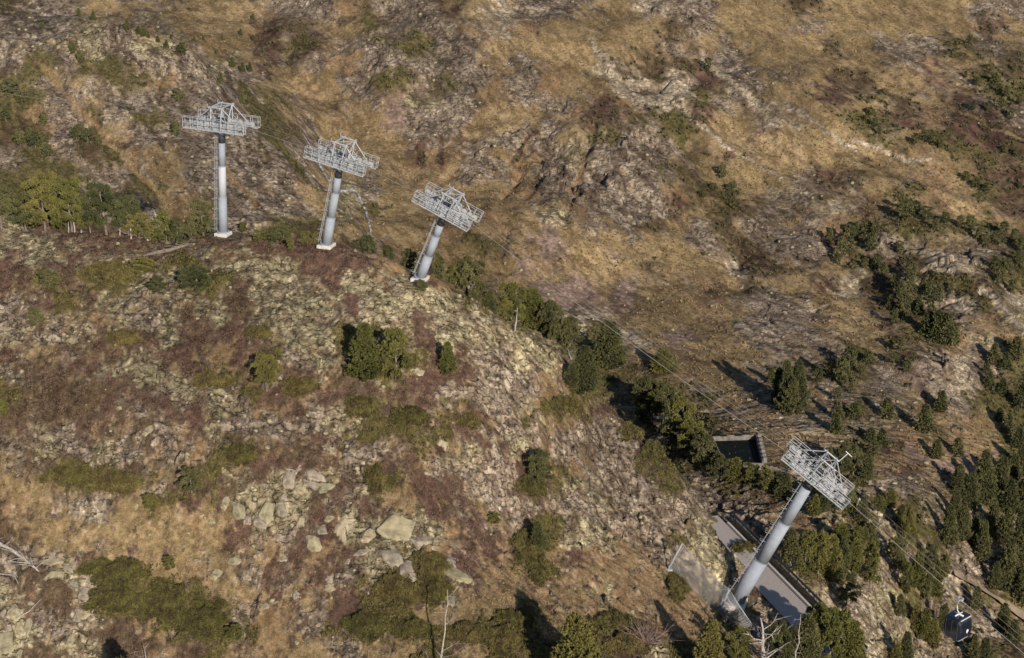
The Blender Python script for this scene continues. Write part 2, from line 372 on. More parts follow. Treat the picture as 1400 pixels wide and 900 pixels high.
def ground_mat():
    m, nt, b = newmat('ground')
    N = nt.nodes; L = nt.links
    def math_(op, x, y=None, clamp=False):
        n = N.new('ShaderNodeMath'); n.operation = op; n.use_clamp = clamp
        for i, q in enumerate((x, y)):
            if q is None: continue
            if isinstance(q, (int, float)): n.inputs[i].default_value = q
            else: L.new(q, n.inputs[i])
        return n.outputs[0]
    at = N.new('ShaderNodeAttribute'); at.attribute_name = 'tint'
    rk = N.new('ShaderNodeAttribute'); rk.attribute_name = 'rockiness'; rock = rk.outputs['Fac']
    tc = N.new('ShaderNodeTexCoord')
    def noise(scale, det, ro, vec=None):
        n = N.new('ShaderNodeTexNoise'); n.inputs['Scale'].default_value = scale; n.inputs['Detail'].default_value = det; n.inputs['Roughness'].default_value = ro
        L.new(vec or tc.outputs['Object'], n.inputs['Vector']); return n
    n1 = noise(1.6, 6, .76); n2 = noise(9, 2, .7); nw = noise(1.0, 3, .65)
    vm = N.new('ShaderNodeVectorMath'); vm.operation = 'MULTIPLY_ADD'; vm.inputs[1].default_value = (1.6,1.6,1.6)
    L.new(nw.outputs['Color'], vm.inputs[0]); L.new(tc.outputs['Object'], vm.inputs[2])
    mp = N.new('ShaderNodeMapping'); mp.inputs['Rotation'].default_value = (.5, .35, .5); mp.inputs['Scale'].default_value = (.50, 1.25, 1.6)
    L.new(vm.outputs[0], mp.inputs['Vector'])
    def vor(scale, feat):
        v = N.new('ShaderNodeTexVoronoi'); v.feature = feat; v.inputs['Scale'].default_value = scale; L.new(mp.outputs[0], v.inputs['Vector']); return v
    vE2 = vor(1.0, 'DISTANCE_TO_EDGE'); vC = vor(1.0, 'F1')
    c2 = math_('SUBTRACT', 1.0, math_('DIVIDE', vE2.outputs['Distance'], .11, True), True)
    sw = N.new('ShaderNodeSeparateColor'); L.new(n1.outputs['Color'], sw.inputs[0])
    msk = math_('MULTIPLY', math_('SUBTRACT', sw.outputs[1], .455), 9.0, True)
    crack = math_('MULTIPLY', math_('MULTIPLY', c2, msk), rock, True)
    mr = N.new('ShaderNodeMapRange'); mr.inputs['From Min'].default_value = .3; mr.inputs['From Max'].default_value = .7
    mr.inputs['To Min'].default_value = .42; mr.inputs['To Max'].default_value = 1.68
    L.new(n1.outputs['Fac'], mr.inputs['Value'])
    sep = N.new('ShaderNodeSeparateColor'); L.new(vC.outputs['Color'], sep.inputs[0])
    cell = math_('ADD', 1.0, math_('MULTIPLY', math_('MULTIPLY', math_('SUBTRACT', sep.outputs[0], .5), .30), rock))
    fac = math_('MULTIPLY', math_('MULTIPLY', mr.outputs['Result'], cell), math_('SUBTRACT', 1.0, math_('MULTIPLY', crack, .50)))
    mx = N.new('ShaderNodeMix'); mx.data_type = 'RGBA'; mx.blend_type = 'MULTIPLY'; mx.inputs['Factor'].default_value = 1
    L.new(at.outputs['Color'], mx.inputs['A']); L.new(fac, mx.inputs['B'])
    L.new(mx.outputs['Result'], b.inputs['Base Color'])
    b.inputs['Roughness'].default_value = .95; b.inputs['Specular IOR Level'].default_value = .12
    hgt = math_('ADD', math_('MULTIPLY', n1.outputs['Fac'], .9), math_('MULTIPLY', n2.outputs['Fac'], .5))
    rh = math_('MULTIPLY', rock, math_('SUBTRACT', math_('MULTIPLY', sep.outputs[1], .8), math_('MULTIPLY', crack, 1.0)))
    hgt = math_('ADD', hgt, rh)
    bp = N.new('ShaderNodeBump'); bp.inputs['Strength'].default_value = 1.0; bp.inputs['Distance'].default_value = .22
    L.new(hgt, bp.inputs['Height']); L.new(bp.outputs['Normal'], b.inputs['Normal'])
    return m
MAT = dict(
 ground=ground_mat(),
 steel=noise_mat('galvanised_steel', (.26,.28,.31), (.44,.46,.49), 5, .6, .1, 0),
 shaft=noise_mat('grey_blue_paint', (.26,.29,.345), (.31,.345,.405), 1.6, .75, 0, 0),
 shaft2=noise_mat('pale_paint_band', (.42,.45,.50), (.50,.53,.58), 1.2, .75, 0, 0),
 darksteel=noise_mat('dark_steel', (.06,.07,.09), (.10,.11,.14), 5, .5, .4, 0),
 rubber=noise_mat('sheave_liner', (.38,.39,.41), (.50,.51,.53), 9, .6, .2, 0),
 concrete=noise_mat('concrete', (.50,.47,.43), (.66,.63,.58), 3, .9, 0, .3),
 wire=noise_mat('dark_wire', (.30,.31,.33), (.42,.43,.45), 5, .6, .1, 0),
 rope=noise_mat('wire_rope', (.20,.19,.18), (.30,.285,.27), 8, .5, .4, 0),
 cabin=noise_mat('dark_blue_shell', (.012,.016,.03), (.022,.028,.045), 4, .22, .1, 0, spec=.6),
 glass=noise_mat('tinted_glass', (.010,.013,.02), (.016,.02,.03), 2, .12, .0, 0, spec=.7),
 white=noise_mat('white_paint', (.70,.71,.72), (.80,.81,.82), 5, .5, 0, 0),
 asphalt=noise_mat('asphalt', (.42,.37,.345), (.50,.45,.42), 3.5, .9, 0, .15),
 oldconcrete=noise_mat('stained_concrete', (.10,.095,.085), (.24,.22,.195), 1.5, .9, 0, .3),
 kerb=noise_mat('pale_kerb', (.55,.52,.48), (.68,.64,.60), 4, .85, 0, .1),
 path=noise_mat('packed_earth', (.30,.23,.16), (.42,.34,.25), 3, .95, 0, .3),
 shade_fill=noise_mat('dark_pit_shade', (.006,.009,.008), (.012,.016,.013), .8, .6, 0, 0, spec=.05),  # near-black colour standing for the shade inside the tank
 foam=noise_mat('white_water', (.06,.055,.065), (.62,.64,.70), 1.6, .5, 0, .4, 8),
 bark=noise_mat('pine_bark', (.12,.095,.075), (.27,.23,.20), 9, .95, 0, .5),
 dead=noise_mat('bleached_wood', (.22,.195,.18), (.46,.43,.40), 6, .9, 0, .3),
 twig=noise_mat('reddish_twigs', (.14,.09,.08), (.30,.22,.20), 6, .9, 0, 0),
 needles=noise_mat('pine_needles', (.078,.078,.022), (.205,.192,.055), 1.1, .75, 0, 0, 3, .24),
 needles2=noise_mat('dark_needles', (.058,.062,.026), (.150,.148,.056), 1.3, .8, 0, 0, 3, .24),
 juniper=noise_mat('juniper_leaves', (.072,.056,.026), (.175,.155,.050), 1.3, .85, 0, 0, 4, .18),
 heather=noise_mat('heather_sprigs', (.080,.050,.038), (.200,.135,.100), .9, .95, 0, 0, 4),
 grass=noise_mat('dry_grass', (.20,.145,.075), (.42,.32,.18), .7, .95, 0, 0, 4),
 tussock=noise_mat('tussocks', (.120,.080,.038), (.340,.250,.135), .5, .95, 0, 0, 5),
 scrub=noise_mat('dark_scrub', (.055,.055,.026), (.13,.11,.055), .35, .95, 0, 0, 4),
 stone=noise_mat('lichen_stone', (.17,.140,.090), (.43,.385,.255), 2.6, .95, 0, .9, 9, .16),
 greystone=noise_mat('grey_stone', (.16,.130,.10), (.38,.33,.265), 3.0, .95, 0, .9, 9, .16),
)

# ------------------------------------------------------------------ vertex colours of the ground
pal = {
 'g': ((.168,.117,.060), (.330,.240,.132), (.212,.158,.078)),
 'o': ((.180,.115,.062), (.335,.232,.132), (.235,.155,.085)),
 'h': ((.058,.034,.026), (.155,.094,.068), (.096,.057,.042)),
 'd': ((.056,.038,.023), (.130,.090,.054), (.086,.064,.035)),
 's': ((.060,.052,.020), (.145,.122,.048), (.096,.082,.032)),
 'r': ((.115,.086,.064), (.340,.282,.215), (.215,.168,.125)),
 'y': ((.150,.118,.072), (.400,.352,.222), (.275,.238,.142)),
 'p': ((.145,.098,.078), (.310,.225,.180), (.222,.160,.130)),
 'w': ((.240,.195,.140), (.530,.445,.325), (.375,.312,.230))}
na = smooth(-.45, .45, fbm(NX/1.1*sc, NY/1.1*sc, 3, 301, .8))[...,None]
nb = smooth(-.5, .6, fbm(NX/5*sc, NY/5*sc, 4, 331, .6))[...,None]
tint = np.zeros(GX.shape+(3,))
for i, c in enumerate(CLS):
    a, b, d = [np.array(q) for q in pal[c]]
    k = a*(1-na)+b*na
    tint += CW[...,i][...,None]*(k*(1-.55*nb)+d*.55*nb)
# cracks tinted darker, block tone varies, brown patches at random
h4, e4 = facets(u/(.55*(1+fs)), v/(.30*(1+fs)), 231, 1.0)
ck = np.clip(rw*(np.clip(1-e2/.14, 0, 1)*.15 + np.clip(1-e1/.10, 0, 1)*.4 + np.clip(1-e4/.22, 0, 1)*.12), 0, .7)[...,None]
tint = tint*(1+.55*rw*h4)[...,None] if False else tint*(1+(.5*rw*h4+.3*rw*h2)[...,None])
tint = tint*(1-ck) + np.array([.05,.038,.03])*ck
hv = (rw*smooth(-.1, .5, fbm(GX/1.6*sc, GY/1.6*sc, 3, 401, .6)))[...,None]*.18
tint = tint*(1-hv) + np.array([.17,.12,.09])*hv
lum = 1 + .40*fbm(GX/22, GY/22, 3, 351)[...,None]
tint *= np.clip(lum, .6, 1.4)
tint *= (1+(.12+.25*face)*rw)[...,None]

def tag(o, label=None, cat=None, group=None, kind=None):
    if label: o['label'] = label
    if cat: o['category'] = cat
    if group: o['group'] = group
    if kind: o['kind'] = kind
    return o
def np_mesh(name, V, Fc, mat, smooth_=False):
    """V (n,3); Fc (m,3) or (m,4) integer array"""
    me = bpy.data.meshes.new(name)
    k = Fc.shape[1]
    me.vertices.add(len(V)); me.vertices.foreach_set('co', np.ascontiguousarray(V, np.float32).ravel())
    me.loops.add(Fc.size); me.loops.foreach_set('vertex_index', np.ascontiguousarray(Fc, np.int32).ravel())
    me.polygons.add(len(Fc)); me.polygons.foreach_set('loop_start', np.arange(0, Fc.size, k, dtype=np.int32))
    me.polygons.foreach_set('loop_total', np.full(len(Fc), k, np.int32))
    if smooth_: me.polygons.foreach_set('use_smooth', np.ones(len(Fc), bool))
    me.update(calc_edges=True); me.materials.append(mat)
    return me
def obj(name, me, parent=None, loc=None):
    o = bpy.data.objects.new(name, me); COL.objects.link(o)
    if parent: o.parent = parent
    if loc is not None: o.location = loc
    return o
def empty(name, loc=(0,0,0), M=None):
    o = bpy.data.objects.new(name, None); COL.objects.link(o); o.empty_display_size = .3
    if M is not None: o.matrix_world = M
    else: o.location = loc
    return o

idx = np.arange(NR*NC).reshape(NR, NC)
quads = np.stack([idx[:-1,:-1], idx[:-1,1:], idx[1:,1:], idx[1:,:-1]], -1).reshape(-1, 4)
gme = np_mesh('mountain_ground', np.stack([GX, GY, GZ], -1).reshape(-1, 3), quads, MAT['ground'], True)
ca_ = gme.color_attributes.new('tint', 'FLOAT_COLOR', 'POINT')
ca_.data.foreach_set('color', np.concatenate([np.clip(tint, 0.01, .9), np.ones(GX.shape+(1,))], -1).astype(np.float32).ravel())
tag(obj('mountain_ground', gme), kind='structure')
ra_ = gme.attributes.new('rockiness', 'FLOAT', 'POINT'); ra_.data.foreach_set('value', np.clip(rw*calm, 0, 1).astype(np.float32).ravel())
print('ground', NR, NC, round(time.time()-T0, 1))

# ------------------------------------------------------------------ mesh builders
class MB:
    def __init__(s): s.V = []; s.F = []; s.n = 0
    def add(s, V, Fc):
        s.V += [tuple(map(float, v)) for v in V]; s.F += [tuple(i+s.n for i in f) for f in Fc]; s.n = len(s.V); return s
    def box(s, c, size, ax=None):
        c = np.array(c, float); h = np.array(size, float)/2
        A_ = np.eye(3) if ax is None else np.array(ax)
        V = [c + (A_.T @ (h*np.array(q))) for q in [(-1,-1,-1),(1,-1,-1),(1,1,-1),(-1,1,-1),(-1,-1,1),(1,-1,1),(1,1,1),(-1,1,1)]]
        return s.add(V, [(0,3,2,1),(4,5,6,7),(0,1,5,4),(1,2,6,5),(2,3,7,6),(3,0,4,7)])
    def tube(s, pts, rad, seg=6, cap=True):
        pts = [np.array(p, float) for p in pts]
        if np.isscalar(rad): rad = [rad]*len(pts)
        up = None; rings = []
        for i, p in enumerate(pts):
            d = pts[min(i+1, len(pts)-1)] - pts[max(i-1, 0)]; d = d/(np.linalg.norm(d)+1e-9)
            if up is None: up = np.array([0,0,1.]) if abs(d[2]) < .9 else np.array([1.,0,0])
            a = np.cross(d, up); a /= np.linalg.norm(a)+1e-9; b = np.cross(d, a); up = -b if False else up
            rings.append([p + rad[i]*(math.cos(2*math.pi*k/seg)*a + math.sin(2*math.pi*k/seg)*b) for k in range(seg)])
        V = [v for r in rings for v in r]; Fc = []
        for i in range(len(pts)-1):
            for k in range(seg):
                k2 = (k+1) % seg
                Fc.append((i*seg+k, i*seg+k2, (i+1)*seg+k2, (i+1)*seg+k))
        if cap: Fc += [tuple(range(seg))[::-1], tuple((len(pts)-1)*seg+k for k in range(seg))]
        return s.add(V, Fc)
    def bar(s, a, b, r=.04, seg=4): return s.tube([a, b], r, seg)
    def mesh(s, name, mat, sm=False):
        me = bpy.data.meshes.new(name); me.from_pydata(s.V, [], s.F)
        bm = bmesh.new(); bm.from_mesh(me); bmesh.ops.recalc_face_normals(bm, faces=bm.faces); bm.to_mesh(me); bm.free()
        if sm:
            for p in me.polygons: p.use_smooth = True
        me.materials.append(mat); return me
    def build(s, name, mat, parent=None, sm=False): return obj(name, s.mesh(name, mat, sm), parent)

def blades(cen, dirs, length, width, k, spread, seed=0):
    """k pointed leaves per centre, pointing round dirs: arrays for one triangle soup"""
    g = np.random.default_rng(seed)
    N_ = len(cen)
    C_ = np.repeat(cen, k, 0); Dn = np.repeat(dirs, k, 0) + g.normal(0, spread, (N_*k, 3))
    Dn /= np.linalg.norm(Dn, axis=1, keepdims=True)+1e-9
    L_ = np.repeat(np.broadcast_to(length, (N_,)), k)*g.uniform(.6, 1.15, N_*k)
    S_ = np.cross(Dn, g.normal(0, 1, (N_*k, 3))); S_ /= np.linalg.norm(S_, axis=1, keepdims=True)+1e-9
    w = np.repeat(np.broadcast_to(width, (N_,)), k)[:,None]
    mid = C_ + Dn*L_[:,None]*.45; tip = C_ + Dn*L_[:,None]
    V = np.stack([C_, mid+S_*w, tip, mid-S_*w], 1).reshape(-1, 3)
    Fc = np.arange(len(V)).reshape(-1, 4)
    return V, Fc

# ------------------------------------------------------------------ towers
def local_matrix(b, h):
    z = (h-b)/np.linalg.norm(h-b); y = lper; x = np.cross(y, z); x /= np.linalg.norm(x)
    return Matrix(((x[0],y[0],z[0],b[0]),(x[1],y[1],z[1],b[1]),(x[2],y[2],z[2],b[2]),(0,0,0,1))), x, y, z
HEAD = (0, R(1), R(3), R(11))
def tilt(i, H, p):
    c_, s_ = math.cos(HEAD[i]), math.sin(HEAD[i]); x_, y_, z_ = p[0], p[1], p[2]-H
    return (x_*c_+z_*s_, y_, -x_*s_+z_*c_+H)
GA = 1.05            # half gauge
def make_tower(i, b, h, r0, r1, hl, hs, label):
    Mx, x, y, z = local_matrix(b, h)
    H = float(np.linalg.norm(h-b))
    t = empty('cableway_tower', M=Mx)
    tag(t, label, 'cable car tower', 'towers carrying the gondola cables')
    # plinth, sitting level on the hill
    m = MB(); Minv = np.array(Mx.to_3x3().transposed())
    up = Minv @ np.array([0,0,1.]); fx = np.cross(np.array([0,1.,0]), up); fx /= np.linalg.norm(fx)
    s_ = r0*2.9
    m.box(up*(-.25), (s_*1.0, s_*1.0, .9 if i < 3 else 1.3), [fx, (0,1,0), up]); 
    pl = m.build('concrete_base', MAT['concrete'], t)
    mod = pl.modifiers.new('bevel', 'BEVEL'); mod.width = .06
    # shaft segments: tapered tube with flange rings
    def rr(q): return r0+(r1-r0)*q
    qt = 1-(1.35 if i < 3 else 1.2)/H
    MB().tube([(0,0,.2),(0,0,H*.36)], [rr(0), rr(.36)], 28).build('shaft', MAT['shaft'], t, True)
    MB().tube([(0,0,H*.66),(0,0,H*qt)], [rr(.66), rr(qt)], 28).build('shaft', MAT['shaft'], t, True)
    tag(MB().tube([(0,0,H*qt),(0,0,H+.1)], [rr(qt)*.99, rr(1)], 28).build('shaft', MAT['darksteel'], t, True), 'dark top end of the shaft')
    m = MB(); m.tube([(0,0,H*.36+.002),(0,0,H*.66-.002)], [rr(.36)*.985, rr(.66)], 28)
    sb = m.build('shaft_middle', MAT['shaft2'] if i == 0 else MAT['shaft'], t, True); 
    for q in (.36, .66): MB().tube([(0,0,H*q-.05),(0,0,H*q+.05)], rr(q)+.04, 28).build('flange', MAT['shaft'], t)
    m = MB(); m.tube([(0,0,H*.025-.06),(0,0,H*.025+.06)], rr(.025)+.16, 28)
    for k in range(16):
        a = k*math.pi/8; m.box((math.cos(a)*(r0+.10), math.sin(a)*(r0+.10), .28), (.05,.05,.22))
    m.build('flange', MAT['shaft'], t)
    # ladder with hoops on the uphill side
    m = MB(); lx = lambda q: -(rr(q)+.22)
    for sy in (-.22, .22): m.bar((lx(0), sy-.25, .3), (lx(1), sy-.25, H-.2), .028)
    nr = int(H/.33)
    for k in range(nr):
        q = (k+.5)/nr; m.bar((lx(q), -.47, .3+q*(H-.5)), (lx(q), -.03, .3+q*(H-.5)), .016)
    for k in range(int(H/1.1)):
        q = (k+.5)*1.1/H; zz = q*H
        m.bar((-rr(q)*.8, -.25, zz), (lx(q)-.05, -.25, zz), .025)
        m.bar((lx(q)-.32, -.47, zz), (lx(q)-.32, -.03, zz), .02); m.bar((lx(q)-.32, -.47, zz), (lx(q), -.47, zz), .02); m.bar((lx(q)-.32, -.03, zz), (lx(q), -.03, zz), .02)
    m.build('ladder', MAT['steel'], t)
    # crossarm and everything it carries follow the slope of the cable
    class HB(MB):
        def build(s2, name, mat, parent=None, sm=False):
            s2.V = [tilt(i, H, v) for v in s2.V]; return MB.build(s2, name, mat, parent, sm)
    m = HB(); m.box((0,0,H+.32), (.62,GA*2+1.1,.46)); m.box((0,0,H+.06), (.85,.95,.12))
    for sy in (-1, 1): m.add([(-.28,sy*.4,H-.55),(.28,sy*.4,H-.55),(.28,sy*1.5,H+.1),(-.28,sy*1.5,H+.1),(-.28,sy*.4,H+.1),(.28,sy*.4,H+.1)], [(0,1,2,3),(0,4,5,1),(0,3,4),(1,5,2),(3,2,5,4)])
    m.build('crossarm', MAT['steel'], t)
    for sy in (-1, 1):
        yy = sy*GA
        # sheave train: a row of paired beams that carries the wheels
        m = HB(); nS = 10; zt = H+.78
        def zarc(xx): return zt - .010*xx*xx*hs
        for k in range(nS//2):
            xc = (k-(nS//2-1)/2)*hl/(nS//2)
            a0, a1 = xc-hl/nS*.55, xc+hl/nS*.55
            for o_ in (-.16, .16): m.bar((a0, yy+o_, zarc(a0)), (a1, yy+o_, zarc(a1)), .085, 4)
        for k in range(3):
            xc = (k-1)*hl*.31
            m.bar((xc-hl*.14, yy, zarc(xc)-.26), (xc+hl*.14, yy, zarc(xc)-.26), .10, 4)
        m.bar((-hl*.36, yy, zt-.50), (hl*.36, yy, zt-.50), .12, 4)
        tr = m.build('sheave_train', MAT['steel'], t)
        for k in range(nS):
            xc = (k-(nS-1)/2)*hl/nS
            w = HB(); w.tube([(xc, yy-.07, zarc(xc)+.02), (xc, yy+.07, zarc(xc)+.02)], .29, 14)
            w.tube([(xc, yy-.11, zarc(xc)+.02), (xc, yy+.11, zarc(xc)+.02)], .10, 10)
            w.build('sheave', MAT['rubber'] if k % 2 else MAT['steel'], tr)
        # catwalk outside the train, with a railing
        yo = yy + sy*.36; hh = hl/2+.15
        m = HB(); m.box((0, yo, H+.30), (hh*2, .06, .12)); m.box((0, yo+sy*.5, H+.30), (hh*2, .06, .12))
        for k in range(int(hh*2/.42)): m.box((-hh+.08+k*.42, yo+sy*.25, H+.36), (.03, .5, .02))
        for xx in (-hl*.3, 0, hl*.3): m.bar((xx, yy-sy*.1, H+.22), (xx, yo+sy*.5, H+.22), .05)
        cw = m.build('catwalk', MAT['steel'], t)
        m = HB(); npst = 9
        for side in (0, .5):
            for k in range(npst):
                xx = -hh + k*2*hh/(npst-1)
                if side == 0 and abs(xx) < 2.0: continue
                m.bar((xx, yo+sy*side, H+.3), (xx, yo+sy*side, H+1.42), .036)
            for zz in (.86, 1.42):
                if side: m.bar((-hh, yo+sy*side, H+zz), (hh, yo+sy*side, H+zz), .036)
        for xe in (-hh, hh):
            for zz in (.86, 1.42): m.bar((xe, yo, H+zz), (xe, yo+sy*.5, H+zz), .028)
        for q in (-1, 1):
            for zz in (.86, 1.42): m.bar((q*hh, yo, H+zz), (q*1.9, yo, H+zz), .028)
        m.build('railing', MAT['steel'], cw)
    # lifting frame over the crossarm
    fh = 2.55*hs; m = HB()
    for sy in (-1, 1):
        for sx in (-1, 1):
            m.bar((sx*.55, sy*(GA+.35), H+.5), (sx*.62, sy*(GA+.1), H+fh), .075)
            m.bar((sx*.55, sy*(GA-1.1), H+.5), (sx*.62, sy*(GA+.1), H+fh), .05)
            m.bar((sx*.62, sy*(GA+.1), H+fh), (sx*hl*.40, sy*(GA+.1), H+.75), .055)
            m.bar((sx*.58, sy*(GA+.2), H+fh*.58), (sx*hl*.24, sy*(GA+.1), H+.8), .04)
            m.bar((sx*.62, sy*(GA+.1), H+fh*.95), (sx*.56, 0, H+.5), .04)
        for zz in (.33, .55, .78): m.bar((-.6, sy*(GA+.2), H+fh*zz), (.6, sy*(GA+.2), H+fh*zz), .035)
        m.bar((-.9, sy*(GA+.1), H+fh), (.9, sy*(GA+.1), H+fh), .09)
        m.bar((-1.0, sy*(GA+.1), H+fh), (-1.0, sy*(GA+.1), H+fh+.35), .04)
    for sx in (-1, 1): m.bar((sx*.62, -GA-.5, H+fh+.02), (sx*.62, GA+.5, H+fh+.02), .085)
    m.bar((-.62, -GA, H+fh), (.62, GA, H+fh), .04); m.bar((.62, -GA, H+fh), (-.62, GA, H+fh), .04)
    m.build('lifting_frame', MAT['steel'], t)
    HB().box((0,.0,H+1.0), (.8,.6,.5)).build('equipment_box', MAT['darksteel'], t)
    if i == 3:
        m = HB(); m.bar((.9, GA+.1, H+fh), (1.0, GA+.1, H+fh+1.3), .04); m.bar((.7, GA+.1, H+fh+1.3), (1.5, GA+.1, H+fh+1.25), .04)
        m.build('wind_gauge', MAT['white'], t)
    return t, np.array(Mx), H
TL = ["upright grey steel tower with a pale band, leftmost on the cable line",
      "slightly leaning grey steel tower in front of the small stream",
      "leaning grey steel tower on a pale block at the ridge shoulder",
      "tallest and thickest leaning tower, standing beside the asphalt road"]
TM = []
for i, (b, h) in enumerate(feet):
    TM.append(make_tower(i, b, h, (.50,.54,.54,.86)[i], (.32,.33,.34,.50)[i], (6.6,6.3,6.1,7.4)[i], (1,1,.9,1.05)[i], TL[i]))

# ------------------------------------------------------------------ ropes
def world(k, p):
    M_ = TM[k][1]; return (M_ @ np.array([*tilt(k, TM[k][2], p), 1.0]))[:3]
def rope(name, off, dz, rad, label, mat, left_px, right_px):
    pts = []
    L_ = on_line(*left_px, off); pts.append(L_)
    ends = []
    for k in range(4):
        H = TM[k][2]; hl = (6.6,6.3,6.1,7.4)[k]; hs = (1,1,.9,1.05)[k]
        ends.append([world(k, (xx, off, H+.78+.30-.010*xx*xx*hs+dz)) for xx in (-hl*.45, -hl*.22, 0, hl*.22, hl*.45)])
    def span(a, b, sag, nn):
        return [a*(1-q)+b*q - np.array([0,0,4*sag*q*(1-q)]) for q in np.linspace(0, 1, nn)[1:-1]]
    pts += span(L_, ends[0][0], .4, 12) + ends[0] + span(ends[0][-1], ends[1][0], .02, 4) + ends[1] + span(ends[1][-1], ends[2][0], .02, 4) + ends[2]
    pts += span(ends[2][-1], ends[3][0], .5, 20) + ends[3]
    Rr = on_line(*right_px, off); pts += span(ends[3][-1], Rr, .35, 20) + [Rr]
    m = MB(); m.tube(pts, rad, 6)
    o = m.build(name, mat, None, True); tag(o, label, 'cable', 'steel cables of the gondola line'); return pts
near_pts = rope('haul_cable', -GA, 0, .025, 'thicker near steel cable that the gondola cabin hangs from', MAT['rope'], (-260, 80), (1640, 1092))
rope('haul_cable', GA, 0, .011, 'thicker far steel cable on the return side of the towers', MAT['rope'], (-260, 70), (1640, 1066))
rope('signal_cable', -GA+.35, .42, .009, 'thin signal wire running just above the near steel cable', MAT['rope'], (-260, 74), (1640, 1080))
rope('signal_cable', GA+.35, .42, .007, 'thin signal wire running just above the far return cable', MAT['rope'], (-260, 64), (1640, 1052))

# ------------------------------------------------------------------ gondola cabin
cands = [(abs(proj(*p)[0]-1313), i) for i, p in enumerate(near_pts)]
i0 = min(cands)[1]; a_, b_ = near_pts[i0-1], near_pts[i0+1]
lo, hi = 0., 1.
for _ in range(40):
    md = (lo+hi)/2
    if proj(*(a_*(1-md)+b_*md))[0] < 1313: lo = md
    else: hi = md
gp = a_*(1-lo)+b_*lo
yaw = math.atan2(ldir[1], ldir[0]) + R(-32)
cab = empty('gondola_cabin'); cab.location = gp; cab.rotation_euler = (0, R(0), yaw)
tag(cab, 'dark blue glazed gondola cabin hanging from the cable above the trees', 'gondola')
top = -1.75; Hc = 2.25
prof = [(-.72,top),(.72,top),(.98,top-.35),(1.12,top-1.2),(1.02,top-1.65),(.80,top-Hc),(-.80,top-Hc),(-1.02,top-1.65),(-1.12,top-1.2),(-.98,top-.35)]
def prism(prof, y0, y1, m, sc0=1, sc1=1):
    n_ = len(prof); cz = top-Hc/2
    V = [(px_*sc0, y0, cz+(pz-cz)*sc0) for px_, pz in prof] + [(px_*sc1, y1, cz+(pz-cz)*sc1) for px_, pz in prof]
    m.add(V, [tuple(range(n_)), tuple(range(n_, 2*n_))[::-1]] + [(i, (i+1) % n_, n_+(i+1) % n_, n_+i) for i in range(n_)])
m = MB(); prism(prof, -.80, .80, m); prism(prof, .80, 1.0, m, 1, .86); prism(prof, -1.0, -.80, m, .86, 1)
o = m.build('body', MAT['cabin'], cab); bv = o.modifiers.new('bevel', 'BEVEL'); bv.width = .05; bv.segments = 2
for sx in (-1, 1):      # end windows
    m = MB(); X0 = sx*1.135
    m.add([(sx*1.00,-.70,top-.42),(sx*1.00,.70,top-.42),(X0,.76,top-1.18),(X0,-.76,top-1.18)], [(0,1,2,3)])
    m.add([(sx*1.00-sx*.03,-.70,top-.42),(sx*1.00-sx*.03,.70,top-.42),(X0-sx*.03,.76,top-1.18),(X0-sx*.03,-.76,top-1.18)], [(3,2,1,0)])
    m.build('window', MAT['glass'], cab)
for sy in (-1, 1):      # sliding doors with two panes
    m = MB(); 
    for sx in (-1, 1): m.box((sx*.34, sy*1.012, top-1.0), (.60,.03,1.05))
    d = m.build('door', MAT['glass'], cab)
    m = MB()
    for xx in (-.67, 0, .67): m.box((xx, sy*1.02, top-1.1), (.05,.05,1.75))
    m.box((0, sy*1.02, top-1.56), (1.36,.05,.05)); m.build('door_frame', MAT['darksteel'], d)
m = MB(); m.box((0,0,top+.05), (1.5,1.75,.10)); m.build('roof', MAT['cabin'], cab)
m = MB()
for sx in (-1, 1): m.box((sx*.84,0,top-.02), (.09,1.60,.06))
m.build('roof_trim', MAT['white'], cab)
m = MB(); m.box((0,0,top-Hc-.04), (1.55,1.5,.08)); m.build('floor_skirt', MAT['shaft'], cab)
m = MB(); 
for sx in (-1, 1):
    m.tube([(sx*1.14,-.0,top-1.22),(sx*1.155,0,top-1.22)], .17, 14); m.box((sx*1.12,0,top-1.42), (.05,.10,.16))
m.build('emblem', MAT['white'], cab)
m = MB(); m.tube([(0,0,.02),(0,-.34,-.12),(0,-.42,-.55),(0,-.30,-1.1),(0,0,-1.45),(0,0,-1.7)], .055, 8)
m.box((0,0,top+.14), (1.1,.12,.12)); m.box((0,0,top+.14), (.12,1.2,.12)); m.build('hanger', MAT['white'], cab, True)
m = MB(); m.box((0,-.05,.02), (.55,.28,.22)); m.box((0,-.30,0), (.25,.3,.14)); m.tube([(-.22,-.1,.14),(-.22,.12,.14)], .10, 10); m.tube([(.22,-.1,.14),(.22,.12,.14)], .10, 10)
m.build('grip', MAT['steel'], cab)

# ------------------------------------------------------------------ road, guard wall, basin, path
def strip(name, uv_pts, z, mat, th=.0, kind='structure', **kw):
    pass
def road_pt(u_, v_, z): return ra + rdir*u_ + rnor*v_ + np.array([0,0,z-RZ])
m = MB()
us = np.linspace(-3.5, ulen+16, 24)
V = []; 
for u_ in us: V += [road_pt(u_, .15, RZ), road_pt(u_, 3.5, RZ)]
m.add(V, [(2*i, 2*i+2, 2*i+3, 2*i+1) for i in range(len(us)-1)])
tag(m.build('asphalt_road', MAT['asphalt']), kind='structure')
gw = empty('guard_wall', ra); tag(gw, 'low pale kerb and dark rail along the outer edge of the asphalt road', 'guard rail')
def inroad(u_, v_, z): return road_pt(u_, v_, z) - ra
m = MB(); ax = [rdir, rnor, (0,0,1)]
m.box(inroad(ulen/2+6, .0, RZ+.14), (ulen+14, .24, .34), ax); m.build('kerb', MAT['kerb'], gw)
m = MB(); m.box(inroad(ulen/2+6, -.75, RZ+.25), (ulen+14, .22, .9), ax); m.build('wall', MAT['greystone'], gw)
m = MB()
